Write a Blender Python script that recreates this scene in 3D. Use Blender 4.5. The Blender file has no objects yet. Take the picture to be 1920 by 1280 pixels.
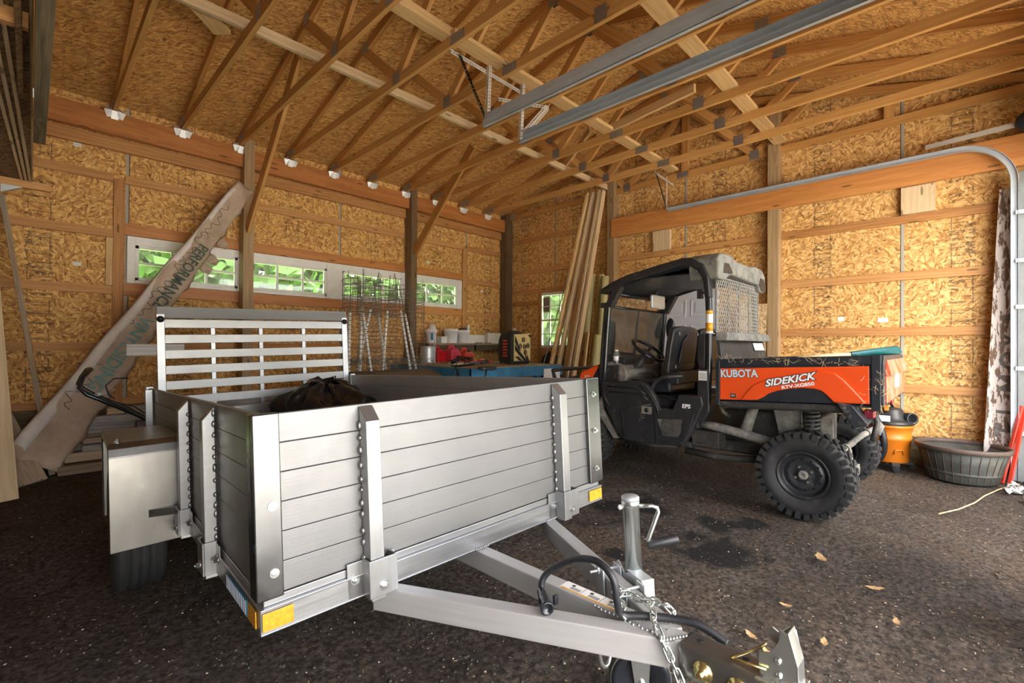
import bpy
EXPO = 2.55
import bpy, math, random
from mathutils import Vector as V, Matrix
from math import sin, cos, pi, radians as rad
random.seed(7)
SC = bpy.context.scene
COL = SC.collection
rnd = random.uniform

# ------------------------------------------------------------ mesh builder
class MB:
    def __init__(s): s.v = []; s.f = []; s.u = []; s.sm = []
    def face(s, idx, uv=None, smooth=False):
        s.f.append(tuple(idx)); s.u.append(uv or [(0, 0)] * len(idx)); s.sm.append(smooth)
    def hexa(s, P, ax=0):
        # P: 8 points, index bits x + 2y + 4z ; ax = long axis for the grain
        P = [V(p) for p in P]; b = len(s.v); s.v += [tuple(p) for p in P]
        o = P[0]; E = [P[1] - o, P[2] - o, P[4] - o]
        L = [max(e.length, 1e-6) for e in E]
        ru, rv = rnd(0, 9), rnd(0, 90)
        co = [(i & 1, i >> 1 & 1, i >> 2 & 1) for i in range(8)]
        oth = [a for a in (0, 1, 2) if a != ax]
        for q in ((0, 2, 3, 1), (4, 5, 7, 6), (0, 1, 5, 4), (2, 6, 7, 3), (0, 4, 6, 2), (1, 3, 7, 5)):
            uv = []
            for i in q:
                c = co[i]
                uv.append((ru + c[ax] * L[ax], rv + c[oth[0]] * L[oth[0]] + c[oth[1]] * (L[oth[1]] + .013)))
            s.face([b + i for i in q], uv)
        return s
    def box(s, x0, x1, y0, y1, z0, z1):
        if x0 > x1: x0, x1 = x1, x0
        if y0 > y1: y0, y1 = y1, y0
        if z0 > z1: z0, z1 = z1, z0
        d = (x1 - x0, y1 - y0, z1 - z0)
        return s.hexa([((x0, x1)[i & 1], (y0, y1)[i >> 1 & 1], (z0, z1)[i >> 2 & 1]) for i in range(8)], d.index(max(d)))
    def bar(s, p0, p1, w, h, up=(0, 0, 1), w1=None, h1=None):
        p0, p1 = V(p0), V(p1); d = (p1 - p0).normalized(); up = V(up)
        sd = up.cross(d)
        if sd.length < 1e-4: sd = V((1, 0, 0)).cross(d)
        sd.normalize(); u = d.cross(sd).normalized()
        w1 = w if w1 is None else w1; h1 = h if h1 is None else h1
        P = []
        for i in range(8):
            x, y, z = i & 1, i >> 1 & 1, i >> 2 & 1
            ww, hh = (w1, h1) if x else (w, h)
            P.append((p1 if x else p0) + sd * ((.5 - y) * -ww) + u * ((z - .5) * hh))
        return s.hexa(P, 0)
    def prism(s, poly, ext, m=lambda a, b: (a, b, 0), smooth=False):
        # poly 2d points mapped by m, extruded along ext
        ext = V(ext); b = len(s.v); n = len(poly)
        A = [V(m(*p)) for p in poly]
        s.v += [tuple(p) for p in A] + [tuple(p + ext) for p in A]
        nr = V((0, 0, 0))
        for i in range(n): nr += A[i].cross(A[(i + 1) % n])
        fl = nr.dot(ext) > 0
        uvp = [(p[0], p[1]) for p in poly]
        a = list(range(n))
        s.face([b + i for i in (a[::-1] if fl else a)], [uvp[i] for i in (a[::-1] if fl else a)])
        s.face([b + n + i for i in (a if fl else a[::-1])], [uvp[i] for i in (a if fl else a[::-1])])
        t = 0
        for i in range(n):
            j = (i + 1) % n; l = (A[j] - A[i]).length; e = ext.length
            q = (b + i, b + j, b + n + j, b + n + i); uv = [(t, 0), (t + l, 0), (t + l, e), (t, e)]
            if not fl: q = q[::-1]; uv = uv[::-1]
            s.face(q, uv, smooth); t += l
        return s
    def tube(s, path, r, n=8, closed=False, caps=True, flat=1.0, up=None):
        P = [V(p) for p in path]; N = len(P)
        R = r if isinstance(r, (list, tuple)) else [r] * N
        T = []
        for i in range(N):
            if closed: t = P[(i + 1) % N] - P[i - 1]
            else: t = P[min(i + 1, N - 1)] - P[max(i - 1, 0)]
            T.append(t.normalized() if t.length > 1e-9 else V((0, 0, 1)))
        a = V(up) if up else (V((0, 0, 1)) if abs(T[0].z) < .9 else V((1, 0, 0)))
        x = T[0].cross(a).normalized(); b = len(s.v); dist = 0; D = []
        for i in range(N):
            if i:
                x = x - T[i] * x.dot(T[i])
                x = x.normalized() if x.length > 1e-6 else T[i].orthogonal().normalized()
                dist += (P[i] - P[i - 1]).length
            y = T[i].cross(x); D.append(dist)
            for k in range(n):
                an = 2 * pi * k / n
                s.v.append(tuple(P[i] + x * (cos(an) * R[i]) + y * (sin(an) * R[i] * flat)))
        for i in range(N if closed else N - 1):
            j = (i + 1) % N
            for k in range(n):
                k2 = (k + 1) % n
                s.face((b + i * n + k, b + i * n + k2, b + j * n + k2, b + j * n + k),
                       [(D[i], k / n), (D[i], (k + 1) / n), (D[i] + .1, (k + 1) / n), (D[i] + .1, k / n)], n > 4)
        if caps and not closed:
            s.face([b + k for k in range(n)][::-1]); s.face([b + (N - 1) * n + k for k in range(n)])
        return s
    def lathe(s, prof, o=(0, 0, 0), ax=(0, 0, 1), n=24, smooth=True, closed=False, sx=1.0, ref=None, cap=True):
        o, ax = V(o), V(ax).normalized()
        x = (V(ref) if ref else ax.orthogonal()).normalized(); y = ax.cross(x); b = len(s.v); m = len(prof)
        for (r, h) in prof:
            for k in range(n):
                an = 2 * pi * k / n
                s.v.append(tuple(o + ax * h + x * (r * cos(an) * sx) + y * (r * sin(an))))
        for i in range(m if closed else m - 1):
            j = (i + 1) % m
            for k in range(n):
                k2 = (k + 1) % n
                s.face((b + i * n + k, b + i * n + k2, b + j * n + k2, b + j * n + k),
                       [(k / n, prof[i][1]), ((k + 1) / n, prof[i][1]), ((k + 1) / n, prof[j][1]), (k / n, prof[j][1])], smooth)
        if not closed and cap:
            if prof[0][0] > 1e-5: s.face([b + k for k in range(n)][::-1])
            if prof[-1][0] > 1e-5: s.face([b + (m - 1) * n + k for k in range(n)])
        return s
    def cyl(s, p0, p1, r, n=12, r1=None):
        p0, p1 = V(p0), V(p1); d = p1 - p0
        b = len(s.v); r1 = r if r1 is None else r1
        ax = d.normalized(); x = ax.orthogonal().normalized(); y = ax.cross(x)
        for (p, q) in ((p0, r), (p1, r1)):
            for k in range(n):
                an = 2 * pi * k / n; s.v.append(tuple(p + x * (q * cos(an)) + y * (q * sin(an))))
        for k in range(n):
            k2 = (k + 1) % n
            s.face((b + k, b + k2, b + n + k2, b + n + k), [(0, k / n), (0, (k + 1) / n), (d.length, (k + 1) / n), (d.length, k / n)], n > 6)
        s.face([b + k for k in range(n)][::-1]); s.face([b + n + k for k in range(n)])
        return s
    def ball(s, c, r, n=12, m=8, sq=(1, 1, 1), jit=0):
        b = len(s.v); c = V(c)
        for i in range(m + 1):
            th = pi * i / m
            for k in range(n):
                ph = 2 * pi * k / n; q = r * (1 + rnd(-jit, jit))
                s.v.append((c.x + q * sq[0] * sin(th) * cos(ph), c.y + q * sq[1] * sin(th) * sin(ph), c.z + q * sq[2] * cos(th)))
        for i in range(m):
            for k in range(n):
                k2 = (k + 1) % n
                s.face((b + i * n + k, b + (i + 1) * n + k, b + (i + 1) * n + k2, b + i * n + k2), None, True)
        return s
    def grid(s, fn, nu, nv, uvs=(1, 1), smooth=True, thick=None):
        b = len(s.v)
        for i in range(nu + 1):
            for j in range(nv + 1): s.v.append(tuple(fn(i / nu, j / nv)))
        for i in range(nu):
            for j in range(nv):
                q = [(i, j), (i + 1, j), (i + 1, j + 1), (i, j + 1)]
                s.face([b + a * (nv + 1) + c for a, c in q], [(a / nu * uvs[0], c / nv * uvs[1]) for a, c in q], smooth)
        return s
    def quad(s, a, b, c, d, uv=None):
        i = len(s.v); s.v += [tuple(a), tuple(b), tuple(c), tuple(d)]; s.face((i, i + 1, i + 2, i + 3), uv); return s
    def build(s, name, mat, parent=None, off=(0, 0, 0), bevel=0, seg=2, solid=0, base=False):
        off = V(off)
        if base:   # origin at base centre of the bounding box
            xs = list(zip(*s.v)); off = V(((min(xs[0]) + max(xs[0])) / 2, (min(xs[1]) + max(xs[1])) / 2, min(xs[2])))
        me = bpy.data.meshes.new(name)
        me.from_pydata([tuple(V(p) - off) for p in s.v], [], s.f)
        uvl = me.uv_layers.new(name='UVMap'); fl = []
        for u in s.u:
            for q in u: fl += [q[0], q[1]]
        uvl.data.foreach_set('uv', fl)
        me.polygons.foreach_set('use_smooth', s.sm)
        if mat: me.materials.append(mat)
        me.update()
        o = bpy.data.objects.new(name, me); COL.objects.link(o)
        if parent: o.parent = parent
        else: o.location = off if base else (0, 0, 0)
        if solid:
            md = o.modifiers.new('Solid', 'SOLIDIFY'); md.thickness = solid; md.offset = 0
        if bevel:
            md = o.modifiers.new('Bevel', 'BEVEL'); md.width = bevel; md.segments = seg; md.limit_method = 'ANGLE'; md.angle_limit = .6
            md.harden_normals = False
        return o

def tag(o, label=None, cat=None, group=None, kind=None):
    if label: o['label'] = label
    if cat: o['category'] = cat
    if group: o['group'] = group
    if kind: o['kind'] = kind
    return o
def thing(name, label, cat, loc=(0, 0, 0), rot=None, group=None):
    o = bpy.data.objects.new(name, None); COL.objects.link(o); o.empty_display_size = .1
    o.location = loc
    if rot is not None: o.rotation_euler = rot
    return tag(o, label, cat, group)
def struct(o): o['kind'] = 'structure'; return o
def copy_tree(o, parent=None):
    c = o.copy(); COL.objects.link(c)
    if parent: c.parent = parent
    for ch in list(o.children): copy_tree(ch, c)
    return c
def arc(c, r, a0, a1, n, f):
    return [f(c[0] + r * cos(a0 + (a1 - a0) * i / n), c[1] + r * sin(a0 + (a1 - a0) * i / n)) for i in range(n + 1)]
def text(s, size, mat, parent, origin, X, Y, name='lettering', ext=.0015, sx=1.0, shear=0, off=(0, 0, 0), align='LEFT', bold=0):
    cu = bpy.data.curves.new('t', 'FONT'); cu.body = s; cu.size = size; cu.extrude = ext; cu.shear = shear; cu.align_x = align; cu.offset = bold
    cu.resolution_u = 3
    t = bpy.data.objects.new('t', cu); COL.objects.link(t)
    bpy.context.view_layer.update()
    me = bpy.data.meshes.new_from_object(t.evaluated_get(bpy.context.evaluated_depsgraph_get()))
    bpy.data.objects.remove(t); bpy.data.curves.remove(cu)
    X, Y = V(X).normalized(), V(Y).normalized(); Z = X.cross(Y); o0 = V(origin) - V(off)
    for v in me.vertices:
        c = v.co.copy(); v.co = o0 + X * (c.x * sx) + Y * c.y + Z * c.z
    me.materials.clear(); me.materials.append(mat)
    o = bpy.data.objects.new(name, me); COL.objects.link(o)
    if parent: o.parent = parent
    return o

# ------------------------------------------------------------ materials
def nd(nt, t, ins=None, **pr):
    n = nt.nodes.new('ShaderNode' + t)
    for k, v in pr.items(): setattr(n, k, v)
    for k, v in (ins or {}).items():
        sk = n.inputs[k]
        if isinstance(v, bpy.types.NodeSocket): nt.links.new(v, sk)
        elif isinstance(v, bpy.types.Node): nt.links.new(v.outputs[0], sk)
        else: sk.default_value = v
    return n
def mth(nt, op, a, b=None, c=None, clamp=False):
    ins = {0: a}
    if b is not None: ins[1] = b
    if c is not None: ins[2] = c
    n = nd(nt, 'Math', ins, operation=op); n.use_clamp = clamp; return n.outputs[0]
def ramp(nt, fac, stops):
    r = nd(nt, 'ValToRGB', {0: fac}); e = r.color_ramp.elements
    while len(e) < len(stops): e.new(.5)
    for i, (p, c) in enumerate(stops): e[i].position = p; e[i].color = (*c, 1) if len(c) == 3 else c
    return r.outputs[0]
def mix(nt, f, a, b, bt='MIX'):
    n = nd(nt, 'Mix', None, data_type='RGBA', blend_type=bt); n.clamp_factor = True
    for sk, v in ((n.inputs[0], f), (n.inputs[6], a), (n.inputs[7], b)):
        if isinstance(v, bpy.types.NodeSocket): nt.links.new(v, sk)
        elif isinstance(v, (tuple, list)): sk.default_value = (*v, 1)
        else: sk.default_value = v
    return n.outputs[2]
def mk(name, col=(.5, .5, .5), rough=.5, metal=0, **kw):
    m = bpy.data.materials.new(name); m.use_nodes = True; nt = m.node_tree; b = nt.nodes['Principled BSDF']
    b.inputs['Base Color'].default_value = (*col, 1); b.inputs['Roughness'].default_value = rough; b.inputs['Metallic'].default_value = metal
    for k, v in kw.items(): b.inputs[k].default_value = v
    return m, nt, b
def bump(nt, b, h, st=.3, d=.01):
    n = nd(nt, 'Bump', {'Height': h, 'Strength': st, 'Distance': d}); nt.links.new(n.outputs[0], b.inputs['Normal'])
def uvn(nt): return nd(nt, 'UVMap').outputs[0]
def objc(nt): return nd(nt, 'TexCoord').outputs['Object']
def mapn(nt, vec, scale=(1, 1, 1), loc=(0, 0, 0), rot=(0, 0, 0)): return nd(nt, 'Mapping', {0: vec, 1: loc, 2: rot, 3: scale}).outputs[0]
def noise(nt, vec, sc, det=3, ro=.55, dist=0): return nd(nt, 'TexNoise', {'Vector': vec, 'Scale': sc, 'Detail': det, 'Roughness': ro, 'Distortion': dist})

def osb(name, lo, mid, hi, seam=(0, 0), stamp=1.0, sc=1.0, stretch=False):
    m, nt, b = mk(name, rough=.72)
    uv = uvn(nt)
    tones = []
    for i, (cs, fx, fy, of) in enumerate(((5.5, 52, 11, 0), (4.1, 64, 14, 3.7))):
        wv = nd(nt, 'TexNoise', {'Vector': mapn(nt, uv, loc=(of, of, 0)), 'Scale': 9.0, 'Detail': 2.0})
        wu = nd(nt, 'VectorMath', {0: uv, 1: nd(nt, 'VectorMath', {0: wv.outputs['Color'], 3: .05}, operation='SCALE').outputs[0]}, operation='ADD').outputs[0]
        big = nd(nt, 'TexVoronoi', {'Vector': mapn(nt, wu, loc=(of, of, 0)), 'Scale': cs * 2 * sc}, voronoi_dimensions='2D')
        w = nd(nt, 'TexWhiteNoise', {0: big.outputs['Color']}, noise_dimensions='3D')
        ang = mth(nt, 'MULTIPLY', w.outputs[0], (1.1 if stretch else 6.28))
        rot = nd(nt, 'VectorRotate', {'Vector': uv, 'Angle': ang}, rotation_type='Z_AXIS')
        st = mapn(nt, rot.outputs[0], scale=((fy, fx, 1) if stretch else (fx * .8, fy, 1)))
        ch = nd(nt, 'TexVoronoi', {'Vector': st, 'Scale': sc}, voronoi_dimensions='2D')
        g = noise(nt, mapn(nt, rot.outputs[0], scale=((12, 190, 1) if stretch else (190, 12, 1))), 1.0, 2)
        sep = nd(nt, 'SeparateColor', {0: ch.outputs['Color']})
        t = mth(nt, 'ADD', mth(nt, 'MULTIPLY', sep.outputs[0], .62), mth(nt, 'MULTIPLY', g.outputs[0], .5))
        t = mth(nt, 'SUBTRACT', t, mth(nt, 'MULTIPLY', mth(nt, 'SUBTRACT', ch.outputs['Distance'], .42, clamp=True), .9))
        tones.append((t, sep.outputs[1]))
    pick = mth(nt, 'GREATER_THAN', tones[1][1], .5)
    t = mth(nt, 'ADD', mth(nt, 'MULTIPLY', tones[0][0], mth(nt, 'SUBTRACT', 1.0, pick)), mth(nt, 'MULTIPLY', tones[1][0], pick))
    bigv = noise(nt, uv, .9, 2)
    t2 = mth(nt, 'ADD', t, mth(nt, 'MULTIPLY', mth(nt, 'SUBTRACT', bigv.outputs[0], .5), .22))
    c = ramp(nt, t2, [(.02, tuple(x * .5 for x in lo)), (.20, lo), (.46, mid), (.76, hi), (.97, tuple(min(1, x * 1.35) for x in hi))])
    sx = nd(nt, 'SeparateXYZ', {0: uv})
    # grade stamps: columns of boxes and lines of print every 1.22 m
    if stamp:
        um = mth(nt, 'MODULO', mth(nt, 'ADD', sx.outputs[0], seam[0] + 99.0 * 1.22), 1.22)
        inb = mth(nt, 'MULTIPLY', mth(nt, 'GREATER_THAN', um, .50), mth(nt, 'LESS_THAN', um, .70))
        cell = nd(nt, 'TexWhiteNoise', {0: nd(nt, 'CombineXYZ', {0: mth(nt, 'FLOOR', mth(nt, 'MULTIPLY', um, 40)), 1: mth(nt, 'FLOOR', mth(nt, 'MULTIPLY', sx.outputs[1], 75))}).outputs[0]}, noise_dimensions='2D')
        row = nd(nt, 'TexWhiteNoise', {1: mth(nt, 'FLOOR', mth(nt, 'MULTIPLY', sx.outputs[1], 38))}, noise_dimensions='1D')
        blk = noise(nt, nd(nt, 'CombineXYZ', {0: mth(nt, 'FLOOR', mth(nt, 'MULTIPLY', sx.outputs[0], .82)), 1: mth(nt, 'MULTIPLY', sx.outputs[1], 3.0)}).outputs[0], 1.0, 1)
        ink = mth(nt, 'MULTIPLY', mth(nt, 'GREATER_THAN', cell.outputs[0], .45), mth(nt, 'GREATER_THAN', row.outputs[0], .5))
        br = nd(nt, 'TexBrick', {'Vector': nd(nt, 'CombineXYZ', {0: mth(nt, 'SUBTRACT', um, .52), 1: sx.outputs[1]}).outputs[0], 'Scale': 1.0, 'Mortar Size': .005, 'Brick Width': .16, 'Row Height': .085})
        br.offset = 0
        box = mth(nt, 'MULTIPLY', br.outputs['Fac'], 1.0)
        usebox = mth(nt, 'GREATER_THAN', blk.outputs[0], .5)
        both = mth(nt, 'ADD', mth(nt, 'MULTIPLY', box, usebox), mth(nt, 'MULTIPLY', ink, mth(nt, 'SUBTRACT', 1.0, mth(nt, 'MULTIPLY', usebox, .65))), clamp=True)
        wear = noise(nt, uv, 60, 2)
        both = mth(nt, 'MULTIPLY', mth(nt, 'MULTIPLY', both, inb), mth(nt, 'MULTIPLY', wear.outputs[0], 1.2 * stamp), clamp=True)
        c = mix(nt, both, c, (.035, .026, .02))
    # panel joints every 2.44 m with the grey wrap showing behind
    if seam[1] is not None:
        u2 = mth(nt, 'MODULO', mth(nt, 'ADD', sx.outputs[0], seam[1] + 50 * 2.44), 2.44)
        c = mix(nt, mth(nt, 'LESS_THAN', u2, .028), c, (.40, .37, .32))
        c = mix(nt, mth(nt, 'LESS_THAN', mth(nt, 'ABSOLUTE', mth(nt, 'SUBTRACT', u2, .03)), .004), c, (.09, .05, .02))
    nt.links.new(c, b.inputs['Base Color'])
    bump(nt, b, t, .25, .004)
    return m

def wood(name, lo, hi, rough=.62, knots=.5, grain=1.0, var=.25, weather=0):
    m, nt, b = mk(name, rough=rough); uv = uvn(nt)
    sx = nd(nt, 'SeparateXYZ', {0: uv})
    bid = nd(nt, 'TexWhiteNoise', {1: mth(nt, 'FLOOR', mth(nt, 'MULTIPLY', sx.outputs[1], .9))}, noise_dimensions='1D')
    oi = nd(nt, 'ObjectInfo')
    # wavy growth rings along the length with knots
    kn = nd(nt, 'TexVoronoi', {'Vector': mapn(nt, uv, scale=(1.6, 7, 1)), 'Scale': 1.0}, voronoi_dimensions='2D')
    kd = mth(nt, 'SUBTRACT', 1.0, mth(nt, 'MULTIPLY', kn.outputs['Distance'], 5.0), clamp=True)
    wob = noise(nt, mapn(nt, uv, scale=(1.1, 9, 1)), 1.0, 3)
    wv = mth(nt, 'ADD', mth(nt, 'MULTIPLY', sx.outputs[1], 60 * grain), mth(nt, 'MULTIPLY', wob.outputs[0], 9.0))
    wv = mth(nt, 'ADD', wv, mth(nt, 'MULTIPLY', kd, 3.0))
    ring = mth(nt, 'ADD', mth(nt, 'MULTIPLY', mth(nt, 'SINE', mth(nt, 'MULTIPLY', wv, 2.0)), .5), .5)
    fine = noise(nt, mapn(nt, uv, scale=(3, 150, 1)), 1.0, 3)
    f = mth(nt, 'ADD', mth(nt, 'MULTIPLY', ring, .17), mth(nt, 'MULTIPLY', fine.outputs[0], .75))
    f = mth(nt, 'ADD', f, mth(nt, 'MULTIPLY', mth(nt, 'SUBTRACT', oi.outputs['Random'], .5), var))
    f = mth(nt, 'ADD', f, mth(nt, 'MULTIPLY', mth(nt, 'SUBTRACT', bid.outputs[0], .5), var))
    blot = noise(nt, mapn(nt, uv, scale=(.8, 6, 1)), 1.0, 4)
    f = mth(nt, 'ADD', f, mth(nt, 'MULTIPLY', mth(nt, 'SUBTRACT', blot.outputs[0], .5), .5))
    c = ramp(nt, f, [(.05, tuple(x * .7 for x in lo)), (.25, lo), (.75, hi), (1, tuple(min(1, x * 1.2) for x in hi))])
    kk = mth(nt, 'MULTIPLY', mth(nt, 'GREATER_THAN', kd, .62), mth(nt, 'GREATER_THAN', nd(nt, 'SeparateColor', {0: kn.outputs['Color']}).outputs[0], 1 - knots))
    c = mix(nt, mth(nt, 'MULTIPLY', kk, .75), c, tuple(x * .25 for x in lo))
    if weather:
        ws = noise(nt, mapn(nt, uv, scale=(2, 22, 1)), 1.0, 4)
        c = mix(nt, mth(nt, 'MULTIPLY', ramp(nt, ws.outputs[0], [(.42, (0, 0, 0)), (.6, (1, 1, 1))]), weather), c, (.34, .33, .32))
    nt.links.new(c, b.inputs['Base Color']); bump(nt, b, f, .2, .003)
    return m

def metal(name, col=(.72, .72, .72), rough=.36, brush=(2, 180), metalv=.9, spot=.25, speck=0, aniso=True):
    m, nt, b = mk(name, col, rough, metalv); uv = uvn(nt); ob = objc(nt)
    n1 = noise(nt, mapn(nt, uv, scale=(brush[0], brush[1], 1)), 1.0, 3)
    n2 = noise(nt, ob, 3.5, 4)
    n3 = noise(nt, ob, 22, 3)
    f = mth(nt, 'ADD', mth(nt, 'MULTIPLY', n1.outputs[0], .5), mth(nt, 'MULTIPLY', n2.outputs[0], .5))
    c = ramp(nt, f, [(.25, tuple(x * (1 - spot) for x in col)), (.7, tuple(min(1, x * 1.12) for x in col))])
    if speck:
        sp = noise(nt, ob, 150, 2)
        c = mix(nt, mth(nt, 'MULTIPLY', mth(nt, 'GREATER_THAN', sp.outputs[0], .735), speck), c, (.12, .09, .06))
    nt.links.new(c, b.inputs['Base Color'])
    r = mth(nt, 'ADD', rough - .14, mth(nt, 'MULTIPLY', mth(nt, 'ADD', n1.outputs[0], n3.outputs[0]), .14))
    nt.links.new(r, b.inputs['Roughness']); bump(nt, b, n1.outputs[0], .12, .002)
    return m

def plain(name, col, rough=.5, var=.15, sc=6, metalv=0, bmp=0, dust=None, dustc=(.42, .36, .27), dsc=7, spec=None):
    m, nt, b = mk(name, col, rough, metalv); ob = objc(nt)
    n = noise(nt, ob, sc, 4)
    c = ramp(nt, n.outputs[0], [(.3, tuple(x * (1 - var) for x in col)), (.7, tuple(min(1, x * (1 + var)) for x in col))])
    if dust:
        d = noise(nt, ob, dsc, 6, .7)
        d2 = noise(nt, ob, dsc * 9, 3)
        q = mth(nt, 'ADD', mth(nt, 'MULTIPLY', d.outputs[0], .75), mth(nt, 'MULTIPLY', d2.outputs[0], .25))
        q = ramp(nt, q, [(.62 - dust * .38, (0, 0, 0)), (.72 - dust * .2, (1, 1, 1))])
        c = mix(nt, mth(nt, 'MULTIPLY', q, min(1, .35 + dust * .6)), c, dustc)
        nt.links.new(mth(nt, 'ADD', rough, mth(nt, 'MULTIPLY', q, .3), clamp=True), b.inputs['Roughness'])
    nt.links.new(c, b.inputs['Base Color'])
    if bmp: bump(nt, b, noise(nt, ob, sc * 6, 4).outputs[0], bmp, .004)
    if spec is not None: b.inputs['Specular IOR Level'].default_value = spec
    return m

M = {}
M['osb_wall_left'] = osb('osb_wall_left', (.43, .195, .048), (.62, .325, .088), (.80, .50, .18), (.55, -.715), 1.0, 1.2)
M['osb_wall_right'] = osb('osb_wall_right', (.44, .205, .055), (.64, .345, .10), (.82, .53, .21), (-.64, -.478), 1.0, 1.2)
M['osb_roof'] = osb('osb_roof', (.46, .205, .052), (.65, .335, .092), (.80, .47, .16), (.2, None), .42, 1.15, True)
M['osb_dark'] = osb('osb_dark', (.12, .065, .03), (.2, .11, .05), (.28, .17, .08), (.2, None), 0, 1.0, True)
M['osb_scrap'] = osb('osb_scrap', (.40, .24, .10), (.60, .40, .2), (.74, .55, .32), (.2, None), 0)
M['truss'] = wood('truss', (.48, .22, .055), (.68, .38, .12))
M['lumber'] = wood('lumber', (.60, .37, .15), (.80, .56, .28))
M['girt'] = wood('girt', (.45, .20, .058), (.66, .36, .13))
M['lvl'] = wood('lvl', (.46, .17, .042), (.66, .30, .085), .5, .35, .35)
M['post'] = wood('post', (.25, .155, .07), (.46, .31, .16))
M['post_dark'] = wood('post_dark', (.11, .062, .03), (.24, .15, .075))
M['stud_pale'] = wood('stud_pale', (.56, .40, .22), (.78, .61, .38))
M['treated'] = wood('treated', (.34, .30, .12), (.60, .53, .26), .7, .4, .6)
M['weathered'] = wood('weathered', (.20, .19, .18), (.47, .45, .42), .8, .3, 1.3, .35)
M['oldplank'] = wood('oldplank', (.23, .16, .09), (.48, .37, .24), .8, .4, 1, .3, .4)
M['darkplank'] = wood('darkplank', (.10, .075, .04), (.26, .20, .11), .8, .3)
M['whitepaint'] = plain('white_paint', (.86, .85, .81), .55, .06, 9)
M['white'] = plain('white_plastic', (.80, .80, .78), .4, .05)
M['alu'] = metal('brushed_aluminium', (.195, .195, .193), .44, (3, 240), .62, .12)
M['alu_gate'] = metal('gate_aluminium', (.33, .33, .32), .38, (3, 240), .6, .14)
M['alu_beam'] = metal('beam_aluminium', (.46, .46, .455), .42, (3, 60), .4, .14)
M['alu_smooth'] = metal('mill_aluminium', (.36, .365, .37), .36, (4, 60), .85, .14)
M['alu_dark'] = metal('corner_steel', (.15, .155, .158), .24, (6, 9), .95, .35, .5)
M['fender'] = metal('fender_aluminium', (.21, .204, .19), .32, (3, 9), .85, .3, .6)
M['galv'] = metal('galvanised_steel', (.60, .64, .66), .36, (7, 12), .55, .3)
M['track'] = metal('track_steel', (.46, .50, .53), .38, (7, 12), .25, .25)
M['jamb'] = metal('jamb_steel', (.20, .21, .20), .45, (7, 12), .25, .3)
M['zinc'] = metal('zinc_plate', (.62, .66, .64), .24, (1, 3), .92, .2)
M['yzinc'] = metal('yellow_zinc', (.72, .60, .26), .26, (5, 9), .95, .3)
M['plate'] = metal('truss_plate', (.40, .41, .42), .45, (60, 60), .8, .4)
M['tie'] = metal('bright_tie', (.80, .80, .78), .45, (9, 9), .35, .12)
M['perf'] = plain('perforated_angle', (.66, .64, .58), .5, .12, 20, .3)
M['black'] = plain('black_plastic', (.022, .022, .024), .42, .25, 9, dust=.10)
M['blackgloss'] = plain('black_gloss', (.014, .016, .02), .20, .2, 9)
M['blacksteel'] = plain('black_steel', (.02, .024, .032), .32, .25, 9, dust=.16)
M['rubber'] = plain('rubber', (.020, .020, .021), .7, .3, 14, bmp=.2, dust=.12, dustc=(.14, .125, .105), dsc=9)
M['rimblack'] = plain('rim_black', (.025, .026, .03), .36, .2, 9, dust=.2, dustc=(.2, .19, .18))
M['dusty'] = plain('dusty_steel', (.12, .112, .10), .8, .3, 20, dust=.55, dustc=(.34, .32, .28), dsc=12)
M['dustyroof'] = plain('dusty_roof', (.05, .05, .05), .7, .3, 10, dust=.8, dustc=(.27, .26, .22), dsc=9)
M['dustyblack'] = plain('dusty_black', (.03, .028, .026), .6, .3, 10, dust=.24, dustc=(.26, .22, .16), dsc=8)
M['dash'] = plain('dash_plastic', (.16, .145, .125), .6, .2, 9, dust=.3)
M['orange'] = plain('orange_paint', (.80, .085, .012), .27, .05, 3)
M['orange_sheen'] = plain('orange_sheen', (.78, .10, .03), .3, .08, 4, dust=.50, dustc=(.58, .27, .21), dsc=6)  # pink patches painted in for light reflected on the tailgate
M['vacorange'] = plain('vac_orange', (.62, .175, .012), .38, .05, 3)
M['amber'] = plain('amber_reflector', (.62, .30, .02), .3, .25, 60)
M['red'] = plain('red_plastic', (.62, .015, .025), .33, .1, 4)
M['pinkred'] = plain('faded_red_plastic', (.66, .06, .10), .4, .12, 4)
M['redorange'] = plain('red_orange_plastic', (.70, .055, .03), .38, .1, 4)
M['taillight'] = plain('tail_light', (.22, .01, .03), .2, .2, 12)
M['blue'] = plain('blue_paint', (.035, .19, .36), .5, .3, 8)
M['benchtop'] = plain('bench_top', (.30, .22, .13), .7, .3, 7)
M['teal'] = plain('teal_plastic', (.004, .075, .08), .42, .2, 8)
M['cable'] = plain('cable', (.014, .015, .018), .45, .2, 30)
M['bag'] = plain('bin_bag', (.012, .012, .013), .24, .2, 8, bmp=.35)
M['wire'] = plain('wire', (.17, .16, .13), .6, .3, 20, .3)
M['brownnet'] = plain('brown_net', (.16, .10, .055), .8, .35, 30)
M['paper'] = plain('label_paper', (.78, .77, .74), .6, .05)
M['print'] = plain('print_ink', (.03, .03, .035), .6)
M['cardboard'] = plain('kraft_board', (.50, .38, .28), .75, .22, 4, dust=.3, dustc=(.68, .60, .53), dsc=3)
M['cardedge'] = plain('kraft_edge', (.72, .67, .62), .75, .12, 6)
M['bluegreenprint'] = plain('print_blue_green', (.15, .36, .36), .7, .3, 30)
M['darkprint'] = plain('print_dark_green', (.055, .10, .08), .7, .3, 30)
M['doorgrey'] = plain('door_paint', (.50, .52, .55), .45, .06, 5)
M['tub'] = plain('tub_plastic', (.05, .053, .045), .6, .3, 6, dust=.2, dustc=(.2, .17, .13))
M['tubrim'] = plain('tub_rim', (.085, .058, .045), .6, .3, 8)
M['cream'] = plain('cream_fabric', (.76, .62, .27), .7, .1, 5)
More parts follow.
